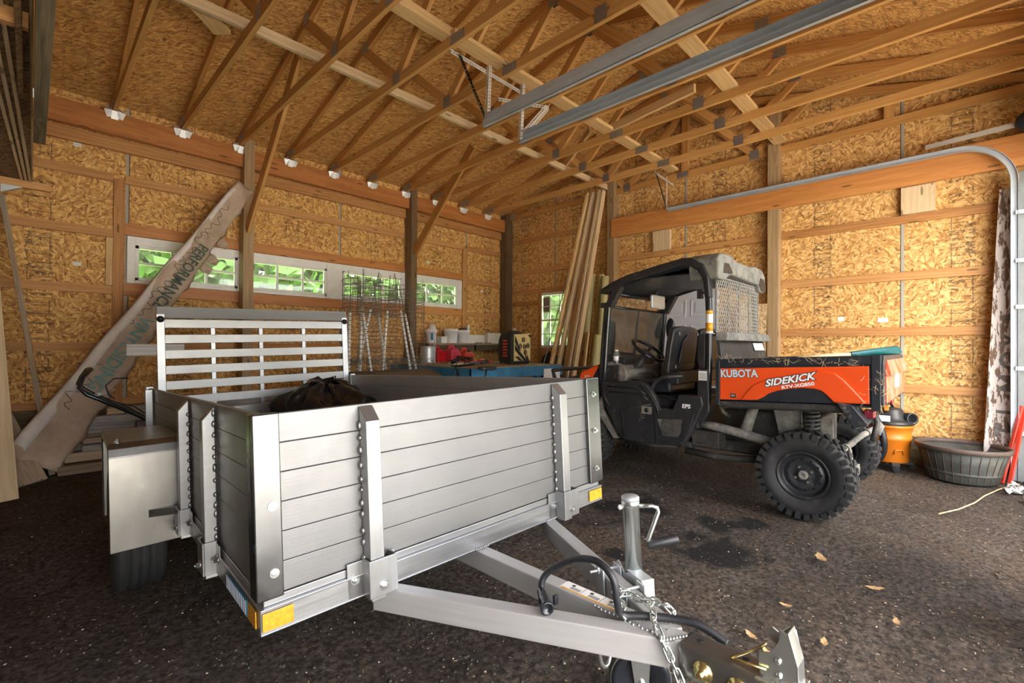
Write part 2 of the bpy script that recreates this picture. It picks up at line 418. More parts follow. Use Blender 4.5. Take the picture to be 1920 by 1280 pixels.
M['targetblack'] = plain('target_black', (.02, .018, .016), .7, .2, 5)
M['letters'] = plain('letter_silver', (.82, .84, .90), .3, .05, 5, .3)
M['letterwhite'] = plain('letter_white', (.86, .86, .86), .4, .03)
M['signgrey'] = plain('sign_letter', (.15, .135, .12), .8, .3, 25)
M['leaf'] = plain('dry_leaf', (.42, .26, .12), .8, .35, 30)
M['straw'] = plain('straw', (.50, .40, .22), .8, .35, 20)
M['foliage'] = plain('foliage', (.11, .22, .05), .6, .4, 3)
M['bark'] = plain('bark', (.12, .08, .05), .9, .3, 9)
M['grassout'] = plain('grass', (.22, .42, .08), .8, .4, 2)
def glassm(name, tint=(.95, .98, .96), rough=.03, dirt=.1):
    m, nt, b = mk(name, (.8, .8, .76), .4); ob = objc(nt)
    g = nd(nt, 'BsdfGlossy', {0: (1, 1, 1, 1), 1: rough}); t = nd(nt, 'BsdfTransparent', {0: (*tint, 1)})
    fr = nd(nt, 'Fresnel', {0: 1.5})
    s1 = nd(nt, 'MixShader', {0: fr.outputs[0], 1: t.outputs[0], 2: g.outputs[0]})
    d = noise(nt, ob, 5, 5)
    f = mth(nt, 'MULTIPLY', ramp(nt, d.outputs[0], [(.35, (.3, .3, .3)), (.75, (1, 1, 1))]), dirt)
    s2 = nd(nt, 'MixShader', {0: f, 1: s1.outputs[0], 2: b.outputs[0]})
    nt.links.new(s2.outputs[0], nt.nodes['Material Output'].inputs[0]); return m
M['glass'] = glassm('window_glass', dirt=.22)
M['windshield'] = glassm('windshield', (.97, .97, .95), .02, .03)
M['bottle'] = glassm('bottle_plastic', (.75, .92, .95), .05, .2)

# compacted dirt floor: worn grey in the middle, browner to the sides, chips of wood and stone
m, nt, b = mk('dirt_floor', rough=.95); ob = objc(nt)
n1 = noise(nt, ob, .9, 5, .6); n2 = noise(nt, ob, 7, 6, .65); n3 = noise(nt, ob, 38, 6, .75); n4 = noise(nt, ob, 2.6, 5, .7)
c = ramp(nt, n1.outputs[0], [(.34, (.046, .037, .030)), (.50, (.085, .068, .056)), (.66, (.115, .080, .052))])
c = mix(nt, ramp(nt, n4.outputs[0], [(.50, (0, 0, 0)), (.68, (.75, .75, .75))]), c, (.155, .130, .110))
c = mix(nt, ramp(nt, n2.outputs[0], [(.42, (0, 0, 0)), (.72, (.8, .8, .8))]), c, (.115, .084, .058))
c = mix(nt, ramp(nt, n3.outputs[0], [(.40, (.85, .85, .85)), (.56, (0, 0, 0))]), c, (.014, .011, .009))
c = mix(nt, ramp(nt, n3.outputs[0], [(.58, (0, 0, 0)), (.70, (.7, .7, .7))]), c, (.19, .15, .115))
chips = nd(nt, 'TexVoronoi', {'Vector': ob, 'Scale': 46.0, 'Randomness': 1.0})
cr = nd(nt, 'SeparateColor', {0: chips.outputs['Color']})
cm = mth(nt, 'MULTIPLY', mth(nt, 'GREATER_THAN', cr.outputs[0], .72), mth(nt, 'LESS_THAN', chips.outputs['Distance'], mth(nt, 'MULTIPLY', cr.outputs[1], .36)))
c = mix(nt, cm, c, ramp(nt, cr.outputs[2], [(0, (.09, .07, .055)), (.6, (.20, .15, .105)), (1, (.34, .26, .17))]))
# dark oil stains by the vehicle
st = noise(nt, mapn(nt, ob, loc=(.3, .2, 0)), 2.6, 4)
sp = nd(nt, 'VectorMath', {0: ob, 1: (3.15, 1.55, 0)}, operation='DISTANCE')
c = mix(nt, mth(nt, 'MULTIPLY', mth(nt, 'LESS_THAN', sp.outputs['Value'], .75), ramp(nt, st.outputs[0], [(.50, (0, 0, 0)), (.58, (.9, .9, .9))])), c, (.008, .008, .009))
nt.links.new(c, b.inputs['Base Color'])
h = mth(nt, 'ADD', mth(nt, 'MULTIPLY', n2.outputs[0], .5), mth(nt, 'ADD', mth(nt, 'MULTIPLY', n3.outputs[0], .35), mth(nt, 'MULTIPLY', cm, .25)))
bump(nt, b, h, 1.0, .045); b.inputs['Specular IOR Level'].default_value = .25
M['dirt'] = m
m, nt, b = mk('gravel_yard', rough=.95); ob = objc(nt)
n1 = noise(nt, ob, 6, 6, .7)
nt.links.new(ramp(nt, n1.outputs[0], [(.3, (.34, .32, .29)), (.7, (.55, .53, .49))]), b.inputs['Base Color']); M['yard'] = m
# ------------------------------------------------------------ the building
XR, YL, YF, XB = 6.68, 6.64, -.72, -3.6
RZ = lambda y: 3.865 + .26 * (6.5 - y if y > 2.92 else y + .66)
def wallbox(mb, f, rects):
    for (a0, a1, z0, z1) in rects:
        mb.quad(f(a0, z0), f(a1, z0), f(a1, z1), f(a0, z1), [(a0, z0), (a1, z0), (a1, z1), (a0, z1)])
wl = MB(); fl = lambda a, z: (a, YL, z)
WX0, WX1, WZ0, WZ1 = .73, 5.49, 1.90, 2.42
wallbox(wl, fl, [(XB, WX0, 0, 3.95), (WX1, 7.0, 0, 3.95), (WX0, WX1, 0, WZ0), (WX0, WX1, WZ1, 3.95)])
struct(wl.build('wall_left', M['osb_wall_left'], solid=.012))
wr = MB(); fr = lambda a, z: (XR, a, z)
wallbox(wr, fr, [(YF - .3, 5.02, 0, 3.9), (5.72, 7.0, 0, 3.9), (5.02, 5.72, 0, 1.20), (5.02, 5.72, 2.22, 3.9)])
g = [(YF - .3, 3.9), (7.0, 3.9), (6.4, 3.92), (2.92, 4.85), (-.6, 3.92)]
wr.quad(fr(YF - .3, 3.9), fr(7.0, 3.9), fr(2.92, 4.9), fr(2.92, 4.9), [(YF - .3, 3.9), (7.0, 3.9), (2.92, 4.9), (2.92, 4.9)])
struct(wr.build('wall_right', M['osb_wall_right'], solid=.012))
wf = MB(); ff = lambda a, z: (a, YF, z)
wallbox(wf, ff, [(XB, -.55, 0, 3.95), (2.60, 3.42, 0, 3.95), (6.30, 7.0, 0, 3.95), (-.55, 2.60, 2.92, 3.95), (3.42, 6.30, 2.92, 3.95)])
struct(wf.build('wall_front', M['osb_wall_left'], solid=.05))
db = MB()
for k in range(2): db.box(-.57, 2.62, YF + .03, YF + .07, 1.98 + k * .48, 2.455 + k * .48)
struct(db.build('door_1', M['doorgrey'], bevel=.006))
wb = MB(); fb = lambda a, z: (XB, a, z)
wallbox(wb, fb, [(YF - .3, 7.0, 0, 3.9)])
wb.quad(fb(YF - .3, 3.9), fb(7.0, 3.9), fb(2.92, 4.9), fb(2.92, 4.9), [(0, 0), (7, 0), (3, 1), (3, 1)])
struct(wb.build('wall_rear', M['osb_wall_left'], solid=.012))
ce = MB()
for (y0, y1) in ((2.92, 7.1), (-1.2, 2.92)):
    ce.quad((XB - .2, y0, RZ(y0 + 1e-6)), (7.0, y0, RZ(y0 + 1e-6)), (7.0, y1, RZ(y1)), (XB - .2, y1, RZ(y1)),
            [(XB, y0), (7, y0), (7, y1), (XB, y1)])
struct(ce.build('ceiling', M['osb_roof'], solid=.014))
fo = MB()
def fz(x, y):
    return .012 * sin(x * 2.1 + y) + .010 * sin(y * 3.3 - x * 1.7) + .006 * sin(7 * x + 3 * y)
NX, NY = 70, 54
fo.grid(lambda a, b: (XB + a * (7.0 - XB), YF - .1 + b * (7.46), fz(XB + a * (7.0 - XB), YF - .1 + b * 7.46) - .016), NX, NY, (10, 7))
struct(fo.build('floor', M['dirt']))
yd = MB(); yd.box(-30, 40, -40, YF - .1, -.22, -.05)
struct(yd.build('trim_1', M['yard'])).name = 'ground_outside'
lw = MB(); lw.box(-30, 40, 6.9, 45, -.3, -.08)
struct(lw.build('lawn_outside', M['grassout']))

# posts
def posts():
    mb = lambda *b: MB().box(*b)
    L = []
    for i, (x, lab) in enumerate(((-.56, 'dark three-ply post on the left wall beside the pale leaning board'), (1.89, 'wall post on the left wall behind the trailer gate, cardboard box top resting on it'), (4.33, 'dark post on the left wall behind the wire cages'))):
        o = mb(x - .06, x + .06, 6.43, 6.60, 0, 3.80).build('wall_post', M['post_dark' if i == 2 else 'post'], base=True, bevel=.004); L.append(tag(o, lab, 'post', 'left wall posts'))
    o = mb(6.47, 6.64, 6.44, 6.62, 0, 3.80).build('wall_post', M['post_dark'], base=True, bevel=.004); tag(o, 'dark corner post where the left and right walls meet', 'post', 'left wall posts')
    for y, lab in ((4.12, 'right wall post behind the round fence posts, left end of the big beam'), (1.74, 'pale right wall post behind the orange vehicle cargo bed'), (-.64, 'right wall post at the garage door jamb')):
        o = mb(6.52, 6.66, y - .065, y + .065, 0, RZ(y) - .25 if y > 3 else RZ(y) - .12).build('wall_post', M['post'], base=True, bevel=.004)
        tag(o, lab, 'post', 'right wall posts')
    for y, z, lab in ((2.92, 4.6, 'short gable stud below the roof ridge on the right wall'), (.6, 4.0, 'short gable stud high on the right wall near the garage door')):
        o = mb(6.58, 6.66, y - .045, y + .045, 3.79, z).build('gable_stud', M['truss'], base=True); tag(o, lab, 'stud', 'gable studs')
posts()
# long header and fascia boards
o = MB().box(XB, 6.47, 6.485, 6.56, 3.455, 3.69).build('header_beam', M['lvl'], base=True, bevel=.003); tag(o, 'long orange-brown header beam along the top of the left wall', 'beam')
o = MB().box(XB, 6.6, 6.585, 6.630, 3.32, 3.455).build('header_board', M['girt'], base=True); tag(o, 'lighter board running just below the left wall header beam', 'board')
# girts
def girt(p0, p1, h, label, mat='girt', t=.038):
    (x0, y0, z0), (x1, y1, z1) = p0, p1
    o = MB().box(x0, x1, y0, y1, z0, z0 + h).build('wall_girt', M[mat], base=True, bevel=.002); tag(o, label, 'girt', 'wall girts'); return o
LB = [(XB, .612, 'bay left of the windows'), (.705, 1.83, 'left bay of windows'), (1.95, 4.27, 'bay between the two posts'), (4.39, 5.50, 'bay right of the cages'), (5.585, 6.47, 'bay at the corner post')]
for i, (a, b_, w) in enumerate(LB):
    for z, nm in ((2.985, 'topmost girt'), (2.38, 'second girt from the top'), (1.765, 'third girt from the top'), (1.155, 'fourth girt from the top'), (.55, 'lowest girt')):
        h = .089
        if i in (1, 2, 3) and z == 2.38: z, h, nm = 2.425, .125, 'window head board'
        if i in (1, 2, 3) and z == 1.765: z, h, nm = 1.765, .13, 'window sill board'
        girt((a, 6.60, z), (b_, 6.635, z), h, '%s on the left wall, %s' % (nm, w), 'lvl' if h > .1 else 'girt')
RB = [(4.19, 6.45, 'bay at the corner post'), (1.81, 4.05, 'behind the vehicle cab'), (-.45, 1.67, 'behind the vehicle cargo bed')]
for i, (a, b_, w) in enumerate(RB):
    for z, nm in ((3.22, 'topmost girt'), (2.61, 'second girt from the top'), (1.99, 'third girt from the top'), (1.385, 'fourth girt from the top'), (.765, 'lowest girt')):
        if i and z == 3.22: continue
        lab = '%s on the right wall, %s' % (nm, w)
        if i == 0 and z == 1.99:
            girt((6.635, 5.76, 2.005), (6.672, b_, 2.005), .089, 'short upper girt left of the tall right wall window'); girt((6.635, 5.0, 2.225), (6.672, b_, 2.225), .089, 'girt over the tall right wall window'); continue
        if i == 0 and z == 1.385:
            girt((6.635, a, z), (6.672, 5.0, z), .089, 'girt right of the tall window behind the leaning boards'); continue
        girt((6.635, a, z), (6.672, b_, z), .089, lab)
o = MB().box(6.50, 6.56, -.5, 4.10, 2.985, 3.285).build('header_beam', M['lvl'], base=True, bevel=.003); tag(o, 'deep beam with knots along the right wall below the garage door track', 'beam')
for x0, x1, z0, z1, lab in ((.612, .705, .0, 3.02, 'vertical stud left of the first window'), (5.50, 5.585, .3, 3.02, 'vertical stud right of the fourth window')):
    o = MB().box(x0, x1, 6.59, 6.632, z0, z1).build('wall_stud', M['girt'], base=True); tag(o, lab, 'stud', 'left wall studs')
o = MB().box(.555, .61, 6.60, 6.632, 1.86, 2.375).build('wall_stud', M['lumber'], base=True); tag(o, 'short pale stud tucked left of the tall stud by the first window', 'stud', 'left wall studs')
for y0, y1, lab in ((5.68, 5.755, 'stud left of the tall right wall window'), (4.93, 5.0, 'stud right of the tall right wall window behind boards')):
    o = MB().box(6.63, 6.672, y0, y1, 0, 2.225).build('wall_stud', M['girt'], base=True); tag(o, lab, 'stud', 'window studs')
for y0, y1, z0, z1, x, lab, mt in ((3.15, 3.42, 2.69, 2.99, 6.56, 'square pale block under the beam, left of the pale post', 'oldplank'), (.22, .50, 2.70, 2.99, 6.56, 'pale board block under the beam near the garage door', 'oldplank')):
    o = MB().box(6.60, 6.66, y0, y1, z0, z1).build('filler_block', M['stud_pale'], base=True); tag(o, lab, 'block', 'filler blocks under the beam')
# skirt planks
for k in range(3):
    o = MB().box(XB, 6.4, 6.57, 6.608, .01 + k * .19, .19 + k * .19).build('skirt_plank', M['darkplank'], base=True)
    tag(o, '%s dark treated skirt plank along the foot of the left wall' % ('lowest', 'middle', 'top')[k], 'plank', 'left wall skirt planks')
for k in range(2):
    o = MB().box(6.60, 6.65, -.6, 6.3, .0 + k * .15, .145 + k * .15).build('skirt_plank', M['darkplank'], base=True)
    tag(o, '%s dark skirt plank along the foot of the right wall' % ('lower', 'upper')[k], 'plank', 'right wall skirt planks')

# ------------------------------------------------------------ roof trusses
TX = [6.60 - .6 * k for k in range(15)]
ORD = ['first, fixed to', 'second from', 'third from', 'fourth from', 'fifth from', 'sixth from', 'seventh from', 'eighth from', 'ninth from', 'tenth from', 'eleventh from', 'twelfth from', 'thirteenth from', 'fourteenth from', 'fifteenth from']
def tz(y): return 3.785 + .26 * (6.5 - y)
def truss():
    t = thing('roof_truss', '', 'truss', (TX[0], 2.92, 3.70), None, 'roof trusses')
    o = (TX[0], 2.92, 3.70); X = TX[0]; w = .038; h = .089
    MB().box(X - w / 2, X + w / 2, -.74, 6.58, 3.70, 3.789).build('tie_chord', M['truss'], t, o, .0015, 1)
    ml = lambda y: 5.84 - y
    MB().bar((X, 6.95, tz(6.95)), (X, 2.90, tz(2.90)), w, h).build('rafter_chord', M['truss'], t, o)
    MB().bar((X, ml(6.95), tz(6.95)), (X, ml(2.94), tz(2.94)), w, h).build('rafter_chord', M['truss'], t, o)
    for s in (lambda y: y, ml):
        MB().bar((X, s(3.88), 3.80), (X, s(4.45), tz(4.45) - .05), w, h, (1, 0, 0), h1=h, w1=w).build('web', M['truss'], t, o) if 0 else None
        for (a, za, b_, zb) in ((3.89, 3.79, 4.46, tz(4.46) - .045), (3.83, 3.79, 2.98, tz(2.98) - .05)):
            MB().bar((X, s(a), za), (X, s(b_), zb), w, h).build('web', M['truss'], t, o)
    for (y, z, dy, dz) in ((3.86, 3.765, .055, .06), (ml(3.86), 3.765, .055, .06), (2.95, 3.745, .085, .04), (6.42, 3.77, .12, .04), (ml(6.42), 3.77, .12, .04), (4.46, tz(4.46) - .01, .06, .05), (ml(4.46), tz(4.46) - .01, .06, .05), (2.92, tz(2.92) - .03, .08, .06)):
        pm = MB()
        for sd in (-1, 1): pm.box(X + sd * (w / 2), X + sd * (w / 2 + .003), y - dy, y + dy, z - dz, z + dz)
        pm.build('gusset_plate', M['plate'], t, o)
    tm = MB()
    for sd in (-1, 1):
        tm.quad((X + sd * .026, 6.47, 3.735), (X + sd * .026, 6.57, 3.735), (X + sd * .09, 6.57, 3.69), (X + sd * .085, 6.44, 3.69))
        tm.quad((X + sd * .026, 6.44, 3.695), (X + sd * .09, 6.46, 3.69), (X + sd * .065, 6.478, 3.62), (X + sd * .02, 6.478, 3.63))
    tm.quad((X - .03, 6.455, 3.693), (X + .03, 6.455, 3.693), (X + .03, 6.478, 3.61), (X - .03, 6.478, 3.61))
    tag(tm.build('truss_tie', M['tie'], t, o, solid=.003), 'shiny white metal truss tie')
    return t
T0 = truss()
for k, x in enumerate(TX):
    t = T0 if k == 0 else copy_tree(T0)
    t.location = (x, 2.92, 3.70); t['label'] = 'timber roof truss, %s the right-hand gable wall' % ORD[k]
def plank(name, p0, p1, w, h, mat, label, cat='board', group=None, up=(0, 0, 1), bevel=.002):
    mb = MB().bar(p0, p1, w, h, up); o = mb.build(name, M[mat], base=True, bevel=bevel); return tag(o, label, cat, group)
plank('lateral_brace', (-2, 4.20, 3.835), (6.55, 4.20, 3.835), .04, .085, 'stud_pale', 'long lateral brace across the trusses nearest the left wall', 'brace', 'lateral braces')
plank('lateral_brace', (2.38, 3.05, 3.812), (6.5, 3.05, 3.812), .14, .04, 'lumber', 'flat lateral brace under the ridge, running to the right wall', 'brace', 'lateral braces')
plank('lateral_brace', (-1.5, 3.02, 3.83), (2.52, 3.10, 3.83), .12, .075, 'lumber', 'thick double lateral brace under the ridge, ending in mid span', 'brace', 'lateral braces')
plank('lateral_brace', (-1.5, 1.68, 3.810), (6.5, 1.66, 3.810), .14, .038, 'lumber', 'flat pale lateral brace across the trusses nearest the garage doors', 'brace', 'lateral braces')
plank('loose_board', (1.10, 4.49, 3.86), (.35, 3.75, 3.90), .14, .038, 'lumber', 'short pale board end sticking out above the trusses at upper left', 'board', 'loose boards in the trusses')
plank('loose_board', (4.82, 3.24, 3.835), (4.63, 1.95, 3.85), .038, .089, 'lumber', 'long pale board lying on edge across the truss chords', 'board', 'loose boards in the trusses')
plank('loose_board', (5.50, 4.33, 3.86), (5.12, 3.55, 4.10), .038, .089, 'lumber', 'short pale board end poking out between the trusses near the right wall', 'board', 'loose boards in the trusses')
plank('knee_brace', (1.87, 6.42, 2.66), (1.87, 4.86, 4.16), .038, .14, 'truss', 'knee brace from the post behind the trailer gate up to the trusses', 'brace', 'knee braces')
plank('knee_brace', (4.33, 6.41, 2.74), (4.33, 5.00, 4.05), .038, .14, 'truss', 'knee brace from the post behind the wire cages up to the trusses', 'brace', 'knee braces')

# ------------------------------------------------------------ windows in the left wall
tb = MB()
wins = [(.80, 1.82), (1.96, 2.97), (3.20, 4.22), (4.40, 5.385)]
zb0, zb1 = 1.935, 2.325
edges = [WX0] + [e for w in wins for e in w] + [WX1]
for i in range(0, len(edges), 2): tb.box(edges[i], edges[i + 1], 6.605, 6.655, WZ0, WZ1)
for w in wins: tb.box(w[0], w[1], 6.605, 6.655, WZ0, zb0); tb.box(w[0], w[1], 6.605, 6.655, zb1, WZ1)
struct(tb.build('trim_1', M['whitepaint'], bevel=.003))
def window(name, f, a0, a1, z0, z1, cols, rows, mid=None, fw=.035, mw=.026):
    fm = MB(); bx = lambda *q: fm.box(*[c for c in q])
    def B(u0, u1, v0, v1, d0, d1):
        p, q = f(u0, d0), f(u1, d1); fm.box(p[0], q[0], p[1], q[1], v0, v1)
    B(a0, a1, z0, z0 + fw, 0, .05); B(a0, a1, z1 - fw, z1, 0, .05); B(a0, a0 + fw, z0, z1, 0, .05); B(a1 - fw, a1, z0, z1, 0, .05)
    o = struct(fm.build(name, M['whitepaint'], bevel=.003)); fm = MB()
    for i in range(1, cols): x = a0 + (a1 - a0) * i / cols; B(x - mw / 2, x + mw / 2, z0 + fw, z1 - fw, .012, .035)
    for j in range(1, rows):
        z = z0 + (z1 - z0) * j / rows; k = mw * (2.2 if mid == j else 1); B(a0 + fw, a1 - fw, z - k / 2, z + k / 2, .010, .037)
    fm_o = fm.build('muntin', M['whitepaint'], o)
    gm = MB(); p = [f(a0, .024), f(a1, .024)]
    gm.quad((p[0][0], p[0][1], z0), (p[1][0], p[1][1], z0), (p[1][0], p[1][1], z1), (p[0][0], p[0][1], z1)); gm.build('pane', M['glass'], o, solid=.003)
    return o
for i, w in enumerate(wins): window('window_%d' % (i + 1), lambda u, d: (u, 6.605 + d), w[0], w[1], zb0, zb1, 3, 2)
w5 = window('window_5', lambda u, d: (6.64 + d, u), 5.02, 5.72, 1.20, 2.22, 3, 4, 2, .05, .016)
cb = MB().box(6.665, 6.669, 5.47, 5.66, 1.86, 2.14).build('cardboard_patch', M['cardboard'], base=True); tag(cb, 'small square of brown cardboard behind the upper pane of the tall window', 'cardboard')

# ------------------------------------------------------------ garage door tracks
def cprof(mb, path, w=.052, d=.03, t=.003, sx=1):
    # path in (y,z); x given; channel open towards sx
    pts = [(p[0], V((0, p[1], p[2]))) for p in path]
    n = len(pts)
    for (du0, du1, x0, x1) in ((-w / 2, w / 2, 0, t), (-w / 2, -w / 2 + t, 0, d), (w / 2 - t, w / 2, 0, d)):
        ring = []
        for i in range(n):
            T = (pts[min(i + 1, n - 1)][1] - pts[max(i - 1, 0)][1]).normalized(); N = V((0, -T.z, T.y)); P = pts[i][1]; X = pts[i][0]
            ring.append([V((X + sx * xx, 0, 0)) + P + N * u for (xx, u) in ((x0, du0), (x1, du0), (x1, du1), (x0, du1))])
        b = len(mb.v)
        for r in ring: mb.v += [tuple(q) for q in r]
        for i in range(n - 1):
            for k in range(4):
                k2 = (k + 1) % 4; mb.face((b + i * 4 + k, b + i * 4 + k2, b + i * 4 + 4 + k2, b + i * 4 + 4 + k), [(i, k), (i, k + 1), (i + 1, k + 1), (i + 1, k)])
        mb.face((b, b + 1, b + 2, b + 3)); e = b + 4 * (n - 1); mb.face((e + 3, e + 2, e + 1, e))
def track_path(x, yend=3.08, z=3.215, yv=-.335, r=.40, zb=.02):
    P = [(x, yend, z), (x, 1.5, z), (x, yv + r, z)]
    P += [(x, yv + r - r * sin(a), z - r + r * cos(a)) for a in [pi / 2 * i / 12 for i in range(1, 13)]]
    return P + [(x, yv, 1.4), (x, yv, zb)]
def pangle(mb, p0, p1, w=.032, n1=(1, 0, 0), n2=(0, 0, 1)):
    p0, p1 = V(p0), V(p1); L = (p1 - p0).length; d = (p1 - p0).normalized()
    for n in (n1, n2):
        n = V(n); n = (n - d * n.dot(d)).normalized() * w
        mb.quad(p0, p1, p1 + n, p0 + n, [(0, 0), (L, 0), (L, 1), (0, 1)])
# perforations as dark slots along the angle (uv in metres along, 0..1 across)
mm, nt, b = mk('perforated_steel', (.66, .63, .56), .5, .3); uvv = nd(nt, 'SeparateXYZ', {0: uvn(nt)})
hole = mth(nt, 'MULTIPLY', mth(nt, 'LESS_THAN', mth(nt, 'MODULO', uvv.outputs[0], .030), .015), mth(nt, 'LESS_THAN', mth(nt, 'ABSOLUTE', mth(nt, 'SUBTRACT', uvv.outputs[1], .5)), .2))
tr = nd(nt, 'BsdfTransparent'); ms = nd(nt, 'MixShader', {0: hole, 1: b.outputs[0], 2: tr.outputs[0]}); nt.links.new(ms.outputs[0], nt.nodes['Material Output'].inputs[0])
M['perfa'] = mm
def dtrack(x, sx, label, hang):
    t = thing('door_track', label, 'door track', (x, 3.08, 3.2), None, 'garage door tracks'); o = (x, 3.08, 3.2)
    mb = MB(); cprof(mb, track_path(x), sx=sx); mb.build('rail', M['track'], t, o)
    am = MB(); am.bar((x - sx * .004, 3.05, 3.262), (x - sx * .004, -.1, 3.262), .004, .05); am.bar((x + sx * .014, 3.05, 3.288), (x + sx * .014, -.1, 3.288), .04, .004)
    if x < 6: am.build('stiffener_angle', M['track'], t, o)
    for h in hang:
        hm = MB(); pangle(hm, *h); hm.build('hanger', M['perfa'], t, o, solid=.0025)
    return t
dtrack(2.78, 1, 'left of the two overhead door tracks in mid ceiling, long perforated hanger', [((2.80, 3.04, 3.22), (2.80, 3.02, 3.72)), ((2.47, 3.05, 3.68), (2.78, 3.05, 3.24)), ((2.40, 3.06, 3.70), (3.42, 3.06, 3.69), .035, (0, 1, 0), (0, 0, -1))])
dtrack(3.27, -1, 'right of the two overhead door tracks in mid ceiling, boxy perforated hanger', [((3.24, 3.05, 3.21), (3.24, 3.02, 3.74)), ((3.27, 3.07, 3.25), (3.64, 3.05, 3.67)), ((3.18, 3.30, 3.685), (3.66, 3.05, 3.69), .035, (0, 1, 0), (0, 0, -1))])
dtrack(6.40, -1, 'curved garage door track running along the right wall', [((6.38, 3.10, 3.22), (6.38, 3.10, 3.70)), ((6.05, 3.10, 3.66), (6.37, 3.10, 3.25)), ((6.03, 3.1, 3.68), (6.62, 3.1, 3.65), .03, (0, 1, 0), (0, 0, -1))])
# jamb hardware beside the vertical run
t = thing('track_bracket_rail', 'pale vertical steel jamb angle with brackets at the far right edge', 'bracket', (6.44, -.5, 0)); o = (6.44, -.5, 0)
am = MB(); am.bar((6.40, -.40, .02), (6.40, -.40, 2.9), .004, .07, (0, 1, 0)); am.bar((6.44, -.435, .02), (6.44, -.435, 2.9), .07, .004, (0, 1, 0)); am.build('jamb_angle', M['jamb'], t, o)
for z in (.45, 1.05, 1.62, 2.05, 2.5):
    bm = MB(); bm.box(6.36, 6.42, -.43, -.34, z, z + .035); bm.cyl((6.35, -.37, z + .018), (6.43, -.37, z + .018), .016, 10); bm.build('bracket', M['galv'], t, o)
bm = MB().lathe([(0, 0), (.07, 0), (.085, .02), (.085, .05), (.05, .06), (.05, .09), (.085, .1), (.085, .12), (.02, .13), (0, .13)], (6.33, -.42, 3.34), (1, 0, .2), 20)
dr = bm.build('cable_drum', M['blacksteel'], base=True); tag(dr, 'dark cable drum above the curved garage door track at far right', 'drum')
bm = MB().bar((6.55, .3, 3.36), (6.42, -.5, 3.36), .004, .05); o = bm.build('flag_bracket', M['perfa'], base=True); tag(o, 'perforated steel strap above the curved track at far right', 'strap')
jb = MB().box(6.30, 6.44, -.70, -.62, 0, 2.92); o = struct(jb.build('trim_2', M['oldplank']))
